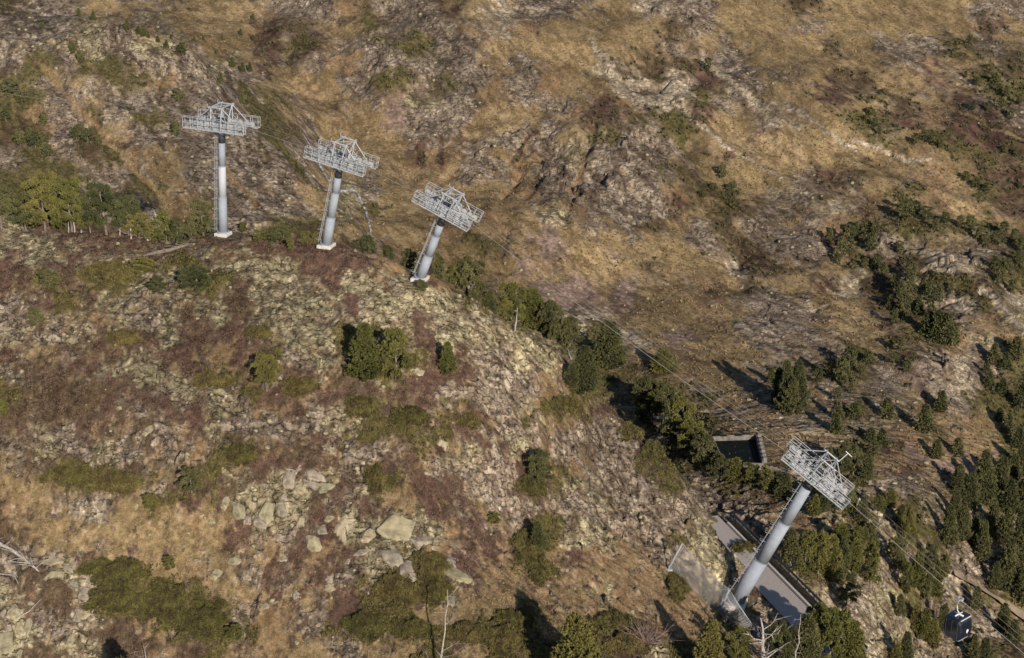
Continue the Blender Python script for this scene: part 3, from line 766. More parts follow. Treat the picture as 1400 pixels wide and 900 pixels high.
for k in range(16): 
    u_ = -.5 + k*(ulen+12)/15; m.box(inroad(u_, -.75, RZ+.95), (.1,.1,.6), ax)
m.box(inroad(ulen/2+6, -.75, RZ+1.15), (ulen+14, .08, .30), ax)
m.build('rail', MAT['darksteel'], gw)

# basin: open concrete tank on the slope behind, its inner shade a near-black sheet
bx, by, bz = bas
tk = empty('concrete_tank', bas); tag(tk, 'open concrete tank with painted dark inner shade behind the ridge pines', 'water tank')
# quad corners from the picture on one level
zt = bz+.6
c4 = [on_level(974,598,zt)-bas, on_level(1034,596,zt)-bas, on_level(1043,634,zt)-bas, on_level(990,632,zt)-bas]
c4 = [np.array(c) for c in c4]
m = MB(); V = [c+np.array([0,0,-.55]) for c in c4]; m.add(V, [(0,1,2,3)]); m.build('shade_fill', MAT['shade_fill'], tk)  # dark sheet put in as the shade of the pit
for i, (hh_, th_) in enumerate([(.12,.16),(.35,.22),(.05,.16),(.05,.16)]):
    a_, b_ = c4[i], c4[(i+1) % 4]; d = b_-a_; L_ = np.linalg.norm(d); d = d/L_; nn = np.array([-d[1], d[0], 0])
    m = MB()
    seg = 6 if i == 0 else 1
    for k in range(seg):
        q = (k+.5)/seg; h2_ = hh_ + (random.uniform(-.1,.25) if i == 0 else 0)
        m.box(a_+(b_-a_)*q + np.array([0,0,h2_/2-.6]), (L_/seg-.01, th_, 1.2+h2_), [d, nn, (0,0,1)])
    w_ = m.build('wall', MAT['oldconcrete'], tk)
    if i == 1:
        m = MB()
        for k in range(7):
            q = (k+.5)/7; m.box(a_+(b_-a_)*q - nn*-.35 + np.array([0,0,.25]), (.35,.5,.75), [d, nn, (0,0,1)])
        m.build('buttress', MAT['oldconcrete'], w_)
def drape(name, pxpts, width, mat, lift=.06, nsub=10, level=False):
    P_ = []
    for (x0,y0),(x1,y1) in zip(pxpts[:-1], pxpts[1:]):
        for q in np.linspace(0,1,nsub,endpoint=False):
            h_ = hit(x0+(x1-x0)*q, y0+(y1-y0)*q)
            if h_ is not None: P_.append(h_)
    P_ = np.array(P_)
    K = np.ones(7)/7
    if len(P_) > 8:
        S_ = np.array([np.convolve(np.pad(P_[:,i], 3, 'edge'), K, 'valid') for i in range(3)]).T
    else: S_ = P_
    V = []; 
    for i in range(len(S_)):
        d = S_[min(i+1,len(S_)-1)]-S_[max(i-1,0)]; d[2]=0; d/=np.linalg.norm(d)+1e-9; nn = np.array([-d[1],d[0],0])
        for s_ in (-1,-.33,.33,1):
            w_ = width*s_*.5*(1+(0 if level else .3)*math.sin(i*1.7)*(abs(s_)==1))
            x_, y_ = S_[i,0]+nn[0]*w_, S_[i,1]+nn[1]*w_
            V.append((x_, y_, (S_[i,2] if level else float(zat(x_, y_)))+lift))
    m = MB(); m.add(V, [(4*i+k, 4*i+k+1, 4*i+k+5, 4*i+k+4) for i in range(len(S_)-1) for k in range(3)])
    o = m.build(name, mat, None, True); tag(o, kind='structure'); return o
drape('footpath', [(1045,641),(1065,643),(1080,645),(1092,652),(1102,660)], 1.3, MAT['path'], .15)
drape('stream', [(408,176),(420,193),(430,210),(438,228),(447,244),(455,262),(470,262),(486,262)], .55, MAT['foam'], .12)
drape('stream', [(478,255),(490,268),(499,285),(504,303),(507,316),(509,328)], .32, MAT['foam'], .12)
drape('valley_road', [(1302,786),(1325,802),(1345,812),(1370,828),(1400,848),(1450,880)], 1.5, MAT['path'], .6, 10, True)

# ------------------------------------------------------------------ pines
def crown_points(kind, n_, g):
    C_ = []; D_ = []
    if kind == 'cone':
        nl = 60
        for i in range(nl):
            h_ = .03 + .93*(i/nl)**.95; rm = .31*(1-h_)**.72*g.uniform(.62,1.2)+.02
            az = i*2.399+g.uniform(-.3,.3)
            for k in range(int(n_/nl)):
                q = g.uniform(.15, 1)**.6; r_ = rm*q
                a = az+g.normal(0,.34)
                C_.append((r_*math.cos(a)+g.normal(0,.012), r_*math.sin(a)+g.normal(0,.012), h_+.10*q*q*rm/.3-.02+g.normal(0,.016)))
                D_.append((math.cos(a)*.7, math.sin(a)*.7, .85))
        for k in range(24): C_.append((g.normal(0,.012), g.normal(0,.012), .86+.12*g.random())); D_.append((0,0,1))
    else:
        nl = 26 if kind == 'bush' else 24
        for i in range(nl):
            az = i*2.399+g.uniform(-.4,.4)
            lo = .08 if kind == 'bush' else .20
            h_ = lo + (.90-lo)*((i+.5)/nl)**.85
            prof = math.sqrt(max(.04, 1-((h_-.40)/.62)**2)) if kind == 'bush' else math.sqrt(max(.04, 1-((h_-.50)/.54)**2))
            r_ = .36*prof*g.uniform(.35,1.05); pr = g.uniform(.085,.15)*(1.1-.35*h_)
            if i == nl-1: r_ = .02
            c = np.array([r_*math.cos(az), r_*math.sin(az), h_])
            for k in range(int(n_/nl)):
                w = g.normal(0,1,3); w /= np.linalg.norm(w); w[2] = w[2]*.9
                if w[2] < -.35: w[2] *= -.6
                C_.append(c+w*pr*np.array([1,1,.85])*g.uniform(.45,1.1)); D_.append(w*.65+np.array([0,0,.7]))
    return np.array(C_), np.array(D_)
def trunk_mb(kind, g, height=1.0):
    m = MB(); P_ = [(0,0,-.06)]; x_ = y_ = 0
    for k in range(1, 7):
        x_ += g.normal(0,.012); y_ += g.normal(0,.012); P_.append((x_,y_,k*.88/6))
    m.tube(P_, [.034,.029,.025,.02,.015,.010,.004], 7)
    for i in range(11):
        h_ = (.15 if kind == 'cone' else .25)+.6*i/11; az = i*2.4; L_ = .30 if kind != 'cone' else .22*(1-h_)+.04
        b_ = (0,0,h_); m.tube([b_, (math.cos(az)*L_*.5, math.sin(az)*L_*.5, h_+.03), (math.cos(az)*L_, math.sin(az)*L_, h_+.12)], [.010,.007,.002], 4)
    return m
PINES = {}
def variant(kind, k, detail):
    key = (kind, k, detail)
    if key in PINES: return PINES[key]
    g = np.random.default_rng(1000+k*7+{'cone':1,'bush':2,'open':3}[kind]*100)
    n_ = {2: 2600, 1: 1300, 0: 420}[detail]; bl = {2: (.050,.0085,8), 1: (.060,.012,7), 0: (.095,.026,5)}[detail]
    C_, D_ = crown_points(kind, n_, g)
    V, Fc = blades(C_, D_, bl[0], bl[1], bl[2], .55, 50+k)
    dark = 'needles2' if detail == 0 else 'needles'
    cm = np_mesh('crown', V, Fc, MAT[dark])
    cm2 = np_mesh('crown', V, Fc, MAT['needles2'])
    tm = trunk_mb(kind, g).mesh('trunk', MAT['bark'], True)
    if detail == 0:
        me = bpy.data.meshes.new('small_pine')
        bm = bmesh.new(); bm.from_mesh(cm); n0 = len(bm.faces); bm.from_mesh(tm)
        bm.faces.ensure_lookup_table()
        for f in list(bm.faces)[n0:]: f.material_index = 1
        bm.to_mesh(me); bm.free(); me.materials.append(MAT['needles2']); me.materials.append(MAT['bark'])
        PINES[key] = (me, None, None)
    else: PINES[key] = (cm, tm, cm2)
    return PINES[key]
ORD = ['first','second','third','fourth','fifth','sixth','seventh','eighth','ninth','tenth','eleventh','twelfth','thirteenth','fourteenth','fifteenth','sixteenth']
TREE_N = 0
def place_pine(px, py, hp, wp, kind, detail, label, group, name='pine_tree', dark=False, sink=0.0, pt=None):
    """px,py: foot of the trunk in the photograph; hp, wp: its height and width there"""
    global TREE_N
    p = hit(px, py) if pt is None else pt
    if p is None: return None
    D = p[1]*CP - p[2]*SP
    hm = hp*D/F/CP; wm = wp*D/F
    nat = {'cone': .62, 'bush': .95, 'open': .88}[kind]
    k = TREE_N % (5 if detail else 4); TREE_N += 1
    me, tm, cm2 = variant(kind, k, detail)
    S_ = (wm/nat, wm/nat, hm); rz = random.uniform(0, 6.28)
    if detail == 0:
        o = obj(name, me)
        o.location = (p[0], p[1], p[2]-sink*hm); o.scale = S_; o.rotation_euler = (0, 0, rz)
    else:
        o = empty(name); o.location = (p[0], p[1], p[2]-sink*hm); o.scale = S_; o.rotation_euler = (random.uniform(-.05,.05), random.uniform(-.05,.05), rz)
        obj('trunk', tm, o); obj('crown', cm2 if (dark or (TREE_N % 5 < 2 and 'bright' not in label and 'olive' not in label)) else me, o)
    tag(o, label, 'tree' if name == 'pine_tree' else 'bush', group)
    return o
# single pines and clumps: each (foot x, foot y, height, width)
def solo(px, py, hp, wp, kind, label, group=None, detail=1, dark=False, name='pine_tree', sink=0.0):
    return place_pine(px, py, hp, wp, kind, detail, label, group, name, dark, sink)
G1 = 'pines scattered on the near hill'
solo(365,534,50,44,'open','round olive pine with pale forked stem alone on the left of the near hill',G1,2)
solo(499,518,78,52,'cone','left and taller pine of the dense pair in the middle of the near hill',G1,2)
solo(540,519,72,54,'bush','right and rounder pine of the dense pair in the middle of the near hill',G1,2)
solo(612,512,44,28,'cone','small narrow pine to the right of the dense pair on the near hill',G1,1)
solo(738,662,50,44,'bush','dark pine with bare grey lower twigs on the rocky right flank',G1,2,True)
solo(735,752,40,26,'cone','small dark pointed pine rising from a heart-shaped green juniper mat',G1,1,True)
solo(262,673,34,40,'bush','squat dark pine at the right end of the long green mat',G1,1,True)
solo(205,698,24,28,'bush','little pine just below and left of the squat dark pine',G1,1)
solo(232,779,20,22,'bush','tiny pine at the top edge of the large juniper mat',G1,1)
solo(268,395,34,60,'bush','wide dark spreading pine bush below the left ridge, largest of its row',G1,2,True,'pine_bush',.1)
solo(216,397,20,34,'bush','small low bush left of the wide spreading bush',G1,1,True,'pine_bush',.1)
solo(196,372,22,40,'bush','low bush above and left of the wide spreading bush',G1,1,False,'pine_bush',.1)
solo(68,391,24,38,'bush','dark round bush near the left edge below the ridge grove',G1,1,True,'pine_bush',.1)
solo(52,444,26,30,'bush','dark bush among rocks at the left, below the round bush',G1,1,True,'pine_bush',.1)
solo(4,566,24,26,'bush','bright green bush cut by the left picture edge',G1,1,False,'pine_bush',.1)
solo(576,397,16,24,'bush','small bush at the foot of the third tower base',G1,1,False,'pine_bush',.1)
solo(676,715,16,24,'bush','small faded bush on bare rock above the heart-shaped mat',G1,1,False,'pine_bush',.1)
solo(398,344,18,16,'bush','small bush on the ridge between the first and second towers',G1,1,False,'pine_bush')
solo(320,872,22,28,'bush','small bush at the lower right end of the large juniper mats',G1,1,False,'pine_bush',.1)
def clump(phrase, group, kind, pts, detail=0, dark=False, name='pine_tree', sink=0.03):
    pts = sorted(pts)
    for i, q in enumerate(pts):
        px, py, hp = q[:3]; wp = q[3] if len(q) > 3 else hp*.72
        hs_ = sorted(p_[2] for p_ in pts)
        size = 'tallest ' if hp == hs_[-1] and hs_.count(hp) == 1 else 'smallest ' if hp == hs_[0] and hs_.count(hp) == 1 else ''
        noun = 'pine' if name == 'pine_tree' else 'bush'
        lab = f"{size}{noun}, {ORD[i]} from left {phrase}"
        place_pine(px, py, hp, wp, kind if kind != 'mix' else ('cone','bush','open')[i % 3], detail, lab, group, name, dark, sink)
G2 = 'pines of the ridge grove at left'
clump('in the grove on the left ridge', G2, 'open', [(2,314,60,50),(36,315,54,46),(62,316,84,60),(98,317,74,54),(146,321,72,54),(176,322,56,40),(124,319,44,34)], 2)
clump('at the right end of the ridge grove near the snags', G2, 'bush', [(190,325,36,40),(228,330,44,34),(205,329,26,30),(243,331,34,30)], 1)
clump('just left of the first tower foot', G2, 'bush', [(262,326,26,20),(278,322,50,42)], 1, True)
clump('in the low row between the first two towers', G2, 'bush', [(332,318,14,16),(355,330,16,24),(372,331,20,26),(388,331,22,24),(418,334,20,18),(432,336,18,16)], 1, False, 'pine_bush')
G3 = 'pines along the back of the right-hand ridge'
def behind(phrase, kind, pts, detail=1, dark=False):
    pts = sorted(pts)
    for i, (px, py, hp, wp, back) in enumerate(pts):
        # the foot is hidden behind the ridge: stand it 'back' metres beyond the point where the ridge shows
        p = hit(px, py)
        if p is None: continue
        q = np.array([p[0], p[1]+back, 0.]); q[2] = float(zat(q[0], q[1]))
        top_ = proj(*q)[1]; D = q[1]*CP-q[2]*SP
        tall = (top_-(py-hp))                       # px from hidden foot up to the wanted tip
        lab = f"{'dark ' if dark else 'green '}pine, {ORD[i]} from left {phrase}"
        o = place_pine(px, py, max(tall, hp*.8), wp, kind if kind != 'mix' else ('bush','open','cone')[i % 3], detail, lab, G3, 'pine_tree', dark, 0.02, q)
behind('behind the ridge between second and third towers', 'bush', [(485,343,16,20,2),(500,347,26,30,2.5),(528,352,18,26,3),(558,368,28,30,3),(600,392,46,26,3)], 1, True)
behind('in the belt right of the third tower', 'mix', [(640,406,58,54,3),(622,398,40,30,3),(668,428,30,30,3),(700,446,62,40,3.5),(728,462,66,44,4),(755,478,68,44,4.5),(780,492,56,42,4.5),(690,440,34,30,3)], 2, False)
behind('by the notch at the middle of the ridge', 'cone', [(800,568,82,44,2),(836,548,78,52,9),(782,540,40,30,1)], 2, True)
behind('in the belt above the grey rock shoulder', 'mix', [(886,596,84,48,3),(908,606,84,54,4),(930,625,86,54,4),(950,640,66,44,3),(915,560,40,40,10)], 2)
behind('in the belt left of the concrete tank', 'mix', [(968,655,62,44,3),(988,668,48,36,2.5),(1008,672,44,34,2.5),(1030,678,42,32,2.5),(1052,684,44,32,2.5),(1076,690,42,30,2.5)], 1)
G4 = 'pines around the big leaning tower and road'
clump('in the row right of the road wall', G4, 'mix', [(1082,778,58,34),(1100,782,64,34),(1118,786,66,34),(1136,790,64,34),(1152,788,58,32),(1166,782,50,28),(1190,800,68,36),(1158,830,50,36)], 1)
clump('just right of the tall tower shaft', G4, 'mix', [(1112,704,30),(1128,700,34),(1146,702,36),(1162,704,40),(1178,715,34),(1150,745,30,34),(1172,748,30,30),(1192,740,28,26),(1200,705,30,22)], 1)
clump('along the bottom edge under the big leaning tower', G4, 'mix', [(968,925,84,48),(1010,915,62,46),(1064,925,84,46),(1098,925,90,54),(1130,925,104,60),(1160,930,88,52),(1118,880,60,52)], 2, False, sink=0)
solo(792,975,144,84,'cone','large bright green pointed pine at the bottom edge centre', G4, 2)
solo(178,1035,144,78,'cone','pine at the bottom left edge casting the dark spire shadow', G4, 2)
G5 = 'small pines on the slope at right'
clump('in the tall dark clump left of the rocky slope', G5, 'cone', [(1064,548,46,22),(1076,562,72,30),(1092,560,70,30),(1084,566,52,26),(1054,522,20,14)], 1, True)
clump('in the scatter above the big tower head', G5, 'bush', [(1118,525,26),(1137,516,26),(1150,524,38,26),(1160,506,34,26),(1145,548,20),(1163,538,16),(1178,512,14),(1187,499,20,20)])
clump('in the loose row below the tan dome', G5, 'bush', [(1217,476,12),(1230,480,20),(1222,497,14,18),(1250,493,12),(1240,510,20,18)])
clump('among pale rocks right of the tower head', G5, 'cone', [(1142,592,28),(1145,572,24),(1168,572,22,22),(1212,572,28,24),(1263,590,38,26),(1286,562,28,20),(1280,627,26,20),(1308,624,26,20),(1205,610,24,20),(1190,606,22,18)])
clump('directly right of the tower head railing', G5, 'mix', [(1130,640,30,24),(1148,648,44,28),(1166,650,44,28),(1184,655,36,24),(1196,625,22,18)], 1, True)
clump('in the big clump below the long pine diagonal', G5, 'cone', [(1268,458,34,22),(1280,466,42,26),(1292,472,44,26),(1302,472,30,20),(1256,430,20)])
clump('in the dark clump at the top of the pine diagonal', G5, 'bush', [(1133,333,20),(1150,354,30,22),(1158,342,36,24),(1168,326,22),(1184,323,24,20),(1197,321,20),(1190,344,26,20),(1145,362,16)])
clump('on the upper half of the long pine diagonal', G5, 'bush', [(1182,368,16),(1198,368,22,18),(1208,378,20),(1222,397,22),(1230,412,28,20),(1242,402,32,22),(1236,432,32,22),(1246,382,26,18)])
clump('on the lower half of the long pine diagonal', G5, 'bush', [(1216,423,20),(1222,441,18),(1255,423,20),(1270,417,30,20),(1282,414,26,18),(1272,438,24,18),(1300,400,14),(1262,398,16)])
clump('in the row along the crest above the tan dome', G5, 'bush', [(1240,302,28,24),(1232,286,18),(1252,292,18,18),(1266,302,20,20),(1278,314,16),(1292,306,16,18),(1230,347,18),(1312,312,18),(1326,317,22,20),(1338,328,18)])
clump('at the right edge above the pale gully', G5, 'bush', [(1348,338,18),(1366,336,20,20),(1372,322,20,20),(1386,332,20),(1396,346,22),(1360,372,22,20),(1366,388,24,20),(1378,372,20),(1391,362,20),(1382,402,20)])
clump('high in the upper right corner scrub', G5, 'bush', [(1325,62,14),(1320,107,10),(1336,117,12),(1360,117,18,16),(1366,128,14),(1376,134,16),(1370,148,14),(1386,98,12),(1330,152,14),(1350,152,12),(1395,142,14),(1382,163,16)], name='pine_bush')
clump('on the brown hump at upper right', G5, 'bush', [(1176,138,10),(1186,142,10),(1190,158,12,14),(1184,168,12),(1196,175,14,14),(1202,184,12),(1250,198,14,14),(1262,193,14,16),(1275,198,14,16),(1286,203,14)], name='pine_bush')
clump('by the bare saddle at the right', G5, 'bush', [(1320,248,14,16),(1334,258,14,16),(1346,264,14,16),(1372,210,12),(1388,214,12),(1394,258,10)], name='pine_bush')
clump('near the right edge below the pale gully', G5, 'cone', [(1358,497,28,20),(1374,505,24,18),(1388,492,32,22),(1352,530,22),(1370,542,24,18),(1396,558,34,24),(1366,577,20),(1378,592,28,20),(1392,612,28,20),(1348,512,18)])
clump('at the top of the dark wood at right', G5, 'cone', [(1310,678,46,26),(1326,692,50,28),(1344,662,50,30),(1348,690,62,32),(1366,674,54,30),(1384,668,50,28),(1396,650,46,26),(1380,704,52,30),(1398,700,64,32)], 1, True)
clump('in the middle of the dark wood at right', G5, 'cone', [(1296,748,60,26),(1306,706,40,22),(1316,738,54,24),(1332,748,50,24),(1342,766,60,26),(1356,730,44,24),(1376,744,54,26),(1396,742,48,24)], 1, True)
clump('at the lower right edge beside the valley road', G5, 'cone', [(1374,806,76,30),(1390,792,86,34),(1398,826,60,28),(1358,805,40,22),(1370,862,40,24),(1386,878,34,22),(1334,832,32,20),(1346,905,36,22),(1330,902,38,22)], 1, True)
clump('under the sagging cables', G5, 'mix', [(1218,694,28),(1222,762,32,22),(1240,748,62,24),(1228,792,62,26),(1238,816,54,24),(1252,802,58,24),(1264,822,62,26),(1277,816,54,24),(1272,782,42,22),(1290,792,38,22),(1232,722,34,22)], 1, False)
clump('on the pale outcrops left of the cabin', G5, 'cone', [(1230,842,32,18),(1252,862,38,20),(1262,874,48,24),(1276,884,42,24),(1236,905,46,24),(1224,908,32,20),(1288,862,40,22)], 1, False)
G6 = 'small pines on the left spur and far slope'
clump('on the skyline of the left spur', G6, 'cone', [(108,22,10),(128,28,12),(174,41,13),(190,48,12),(196,50,14),(203,52,8),(216,58,9),(228,66,10)])
clump('in the dark clumps on the left spur above the grove', G6, 'bush', [(28,198,22,20),(48,202,24,20),(40,190,16),(66,215,18,18),(14,130,22,26),(30,140,16,22),(8,165,16,18),(105,192,20,20),(120,195,18,20),(135,200,16),(60,172,18)])
clump('along the dark spur edge left of the first tower head', G6, 'bush', [(244,140,20,16),(240,186,20,14),(248,75,16,18),(228,62,8),(220,125,8),(110,85,16),(100,75,16),(58,40,10)])
clump('dotted on the far slope above the first two towers', G6, 'cone', [(266,57,7),(278,55,6),(304,54,6),(329,48,8),(346,27,8),(346,56,8),(318,92,13),(332,98,12),(342,98,12),(302,115,16,10),(295,74,5),(331,142,12)])
clump('dotted on the middle far slope', G6, 'bush', [(988,245,20,14),(998,262,12,14),(975,262,12,16),(960,270,10,14),(1004,258,10),(967,95,16,12),(962,350,6),(968,548,12,12),(977,550,8),(960,545,8)])
print('trees', TREE_N, round(time.time()-T0, 1))

# ------------------------------------------------------------------ dead wood
def snag(name, base, top_, rad, nb, label, cat, g_seed, spread=.45, mat='dead', droop=.2, parts=False, group=None):
    g = np.random.default_rng(g_seed)
    base = np.array(base, float); top_ = np.array(top_, float); L_ = np.linalg.norm(top_-base)
    root = empty(name, base)
    tag(root, label, cat, group)
    m = MB(); d = (top_-base)/L_
    P_ = [np.zeros(3)-d*.3] + [d*L_*q + g.normal(0, L_*.012, 3) for q in np.linspace(.12, 1, 7)]
    m.tube(P_, list(np.linspace(rad, rad*.22, 8)), 7); m.build('trunk', MAT[mat], root, True)
    m = MB()
    for i in range(nb):
        q = g.uniform(.12, .95); s_ = d*L_*q; v_ = g.normal(0, 1, 3); v_[2] *= .6; v_ -= d*np.dot(v_, d); v_ /= np.linalg.norm(v_)
        ln = L_*spread*(1-q*.6)*g.uniform(.4, 1.1); v_ = v_ + d*g.uniform(-.1, .7)
        e_ = s_+v_*ln; mid = s_+v_*ln*.5+g.normal(0, ln*.06, 3)-np.array([0,0,droop*ln*.3])
        m.tube([s_, mid, e_], [rad*.34*(1-q*.5), rad*.22*(1-q*.5), rad*.06], 4)
        for _ in range(3):
            w = v_+g.normal(0, .6, 3); st = mid+(e_-mid)*g.random(); m.tube([st, st+w*ln*.22, st+w*ln*.4+g.normal(0, ln*.05, 3)], [rad*.12, rad*.08, rad*.03], 3)
    m.build('branches', MAT[mat], root)
    return root
def snag_px(px, py, tx, ty, rad, nb, label, seed, cat='dead tree', name='dead_tree', back=0.0, **k):
    b_ = hit(px, py)
    if b_ is None: return
    D = b_[1]*CP-b_[2]*SP
    t_ = unproj(tx, ty, D-back)
    return snag(name, b_, t_, rad, nb, label, cat, seed, **k)
G7 = 'bleached dead trees'
snag_px(602,935,613,806,.11,10,'bleached bare dead tree standing at the bottom edge centre',1,group=G7,spread=.34)
snag_px(102,317,101,272,.13,9,'tall pale snag standing inside the left ridge grove',2,group=G7,spread=.2)
snag_px(111,318,110,288,.11,6,'shorter pale snag right beside the tall one in the ridge grove',3,group=G7,spread=.2)
snag_px(94,318,93,292,.10,5,'thin pale snag at the left of the three in the ridge grove',4,group=G7,spread=.2)
snag_px(164,322,164,300,.10,5,'short pale stem under the middle crowns of the ridge grove',5,group=G7,spread=.2)
snag_px(179,326,178,300,.11,10,'forked grey snag near the right end of the ridge grove',6,group=G7,spread=.7)
snag_px(222,320,209,284,.16,14,'twisted grey snag curling over at the right of the ridge grove',7,group=G7,spread=.6)
snag_px(202,328,196,312,.10,12,'low tangle of grey branches below the twisted snag',8,group=G7,spread=1.0)
snag_px(646,402,632,372,.10,26,'tangle of grey dead branches in the pine right of the third tower',9,group=G7,spread=.8,back=2)
snag_px(704,452,708,420,.10,10,'pale dead stem at the front of the belt right of the third tower',10,group=G7,spread=.4)
snag_px(782,494,776,476,.08,16,'small fan of grey twigs at the end of the belt by the ridge',11,group=G7,spread=.8)
snag_px(908,612,905,566,.12,26,'grey dead branches showing through the belt above the rock shoulder',12,group=G7,spread=.55,back=1)
snag_px(737,662,736,636,.08,26,'grey dead twigs under the dark pine on the rocky right flank',13,group=G7,spread=.7,back=.6)
snag_px(1046,935,1042,846,.30,22,'thick broken dead trunk with jagged branches under the leaning tower',14,group=G7,spread=.55)
snag_px(1086,930,1094,838,.10,8,'slim pale dead stem in front of the bottom edge pines',15,group=G7,spread=.3)
snag_px(205,925,196,882,.07,18,'small white dead branch cluster at the lower left edge',16,group=G7,spread=.8)
snag_px(365,533,366,512,.07,10,'pale forked dead stem in the round olive pine',17,group=G7,spread=.5)
# fallen trunk at left edge and log on the ridge
def fallen(pts, rads, label, seed, nb, name='fallen_log'):
    g = np.random.default_rng(seed); W_ = []
    for (px, py), r_ in zip(pts, rads):
        h_ = hit(px, py)
        if h_ is None: h_ = hit(max(px, 0), py)
        W_.append(h_+np.array([0,-.1,r_+.12]))
    root = empty(name, W_[0]); tag(root, label, 'fallen tree', G7); wood = MAT['dead'] if name != 'fallen_log' else MAT['bark']
    m = MB(); m.tube([w-W_[0] for w in W_], rads, 8); m.build('trunk', wood, root, True)
    m = MB()
    for i in range(nb):
        q = g.uniform(.15,.95)*(len(W_)-1); k = int(q); s_ = W_[k]+(W_[k+1]-W_[k])*(q-k)-W_[0]
        v_ = g.normal(0,1,3); v_[2] = abs(v_[2])*.5; v_ /= np.linalg.norm(v_); ln = g.uniform(.6,2.0)
        m.tube([s_, s_+v_*ln*.5+g.normal(0,.1,3), s_+v_*ln], [.05,.035,.01], 4)
    if nb: m.build('branches', wood, root)
fallen([(-50,722),(-5,744),(20,757),(40,772),(54,783)], [.20,.19,.16,.12,.06], 'bleached fallen pine trunk with branches at the left edge', 21, 18, 'fallen_tree')
fallen([(-45,800),(-8,786),(20,788),(26,800)], [.10,.07,.05,.02], 'thin curved white branch lying below the fallen trunk at left', 22, 0, 'fallen_branch')
fallen([(22,848),(40,838),(57,820)], [.07,.06,.03], 'short white stick lying across the stones at lower left', 23, 0, 'fallen_branch')
fallen([(196,352),(215,349),(232,346),(246,341),(262,336)], [.10,.20,.22,.16,.06], 'grey weathered log lying on the ridge left of the first tower', 24, 7)
# bare shrub
bs = hit(884,880); root = empty('bare_shrub', bs); tag(root, 'leafless pinkish twiggy shrub at the bottom edge in tree shade', 'shrub')
g = np.random.default_rng(31); m = MB()
for i in range(60):
    a = g.uniform(-.2, math.pi+.2); el = g.uniform(.15,1.2); v_ = np.array([math.cos(a)*math.cos(el), g.normal(0,.35), math.sin(el)]); ln = g.uniform(1.4,3.2)*(1.15-.3*el)
    P_ = [np.zeros(3), v_*ln*.5+g.normal(0,.08,3), v_*ln+g.normal(0,.12,3)]
    m.tube(P_, [.045,.03,.008], 4)
    for _ in range(3):
        w = v_+g.normal(0,.4,3); s_ = P_[1]+(P_[2]-P_[1])*g.random(); m.tube([s_, s_+w*ln*.3], [.018,.005], 3)
m.build('twigs', MAT['twig'], root)
m = MB(); m.tube([(0,0,-.3),(0,0,.15)], [.16,.12], 7); m.build('stem', MAT['dead'], root)

# ------------------------------------------------------------------ rockfall nets
def ground_pt(px, py, lift=0): 
    h_ = hit(px, py); return h_+np.array([0,0,lift])
root = empty('rockfall_barrier', ground_pt(914,779)); o0 = np.array(root.location)
tag(root, 'rockfall barrier of pale posts and grey wire netting below the rock face', 'rockfall net')
Pb1 = ground_pt(913,779); D1 = Pb1[1]*CP-Pb1[2]*SP; Pt1 = unproj(933,743,D1-.6)
Pb2 = ground_pt(986,832); D2 = Pb2[1]*CP-Pb2[2]*SP; Pt2 = unproj(997,806,D2-.4)
Pb3 = ground_pt(1030,862)
for b_, t_ in ((Pb1,Pt1),(Pb2,Pt2)):
    m = MB(); m.bar(b_-o0-(t_-b_)*.1, t_-o0, .10, 6); m.box(b_-o0, (.9,.35,.2)); m.build('post', MAT['steel'], root)
m = MB()
e1_ = [Pt1+(Pt2-Pt1)*q - np.array([0,0,4*.35*q*(1-q)]) for q in np.linspace(0,1,30)]
e1_ += [Pt2+(Pb3+np.array([0,0,.6])-Pt2)*q - np.array([0,0,4*.25*q*(1-q)]) for q in np.linspace(0,1,15)[1:]]
bot = []
for q in np.linspace(0,1,len(e1_)):
    px_ = 913+(1010-913)*q; py_ = 781+(862-781)*q; bot.append(ground_pt(px_, py_, .12))
K = 15
G_ = [[e1_[i]*(1-k/K)+bot[i]*(k/K) for k in range(K+1)] for i in range(len(e1_))]
for i in range(len(G_)):
    for k in range(K+1):
        p_ = G_[i][k]; zz = float(zat(p_[0], p_[1])); 
        if p_[2] < zz+.08: p_[2] = zz+.08
for i in range(len(G_)): m.tube([p_-o0 for p_ in G_[i]], .015, 3, False)
for k in range(K+1): m.tube([G_[i][k]-o0 for i in range(len(G_))], .015 if k else .035, 3, False)
m.build('netting', MAT['wire'], root)
m = MB(); m.bar(Pt2-o0, ground_pt(958,808)-o0, .025); m.bar(Pt2-o0, ground_pt(1040,872)-o0, .025); m.bar(Pt1-o0, ground_pt(905,742)-o0, .02); m.build('guy_wire', MAT['steel'], root)

# ------------------------------------------------------------------ boulders
ROCKS = []
for k in range(9):
    g = np.random.default_rng(500+k)
    bm = bmesh.new()
    for _ in range(15):
        v_ = g.normal(0,1,3); v_ /= np.linalg.norm(v_); v_ = np.sign(v_)*np.abs(v_)**.75*g.uniform(.8,1.05); bm.verts.new(v_*np.array([.52,.5,.5]))
    r_ = bmesh.ops.convex_hull(bm, input=bm.verts)
    bmesh.ops.delete(bm, geom=[e for e in r_['geom_interior'] if isinstance(e, bmesh.types.BMVert)], context='VERTS')
    bmesh.ops.bevel(bm, geom=list(bm.edges), offset=.02, segments=1, affect='EDGES')
    bmesh.ops.triangulate(bm, faces=bm.faces)
    bmesh.ops.subdivide_edges(bm, edges=list(bm.edges), cuts=2, use_grid_fill=True)
    vv = np.array([v.co[:] for v in bm.verts]); dn = fbm(vv[:,0]*5+vv[:,2]*3, vv[:,1]*5-vv[:,2]*4, 3, 700+k)*.035
    bm.normal_update()
    for v, q_ in zip(bm.verts, dn): v.co += v.normal*float(q_)
    me = bpy.data.meshes.new('boulder'); bm.to_mesh(me); bm.free(); me.materials.append(MAT['stone'] if k % 3 else MAT['greystone']); ROCKS.append(me)
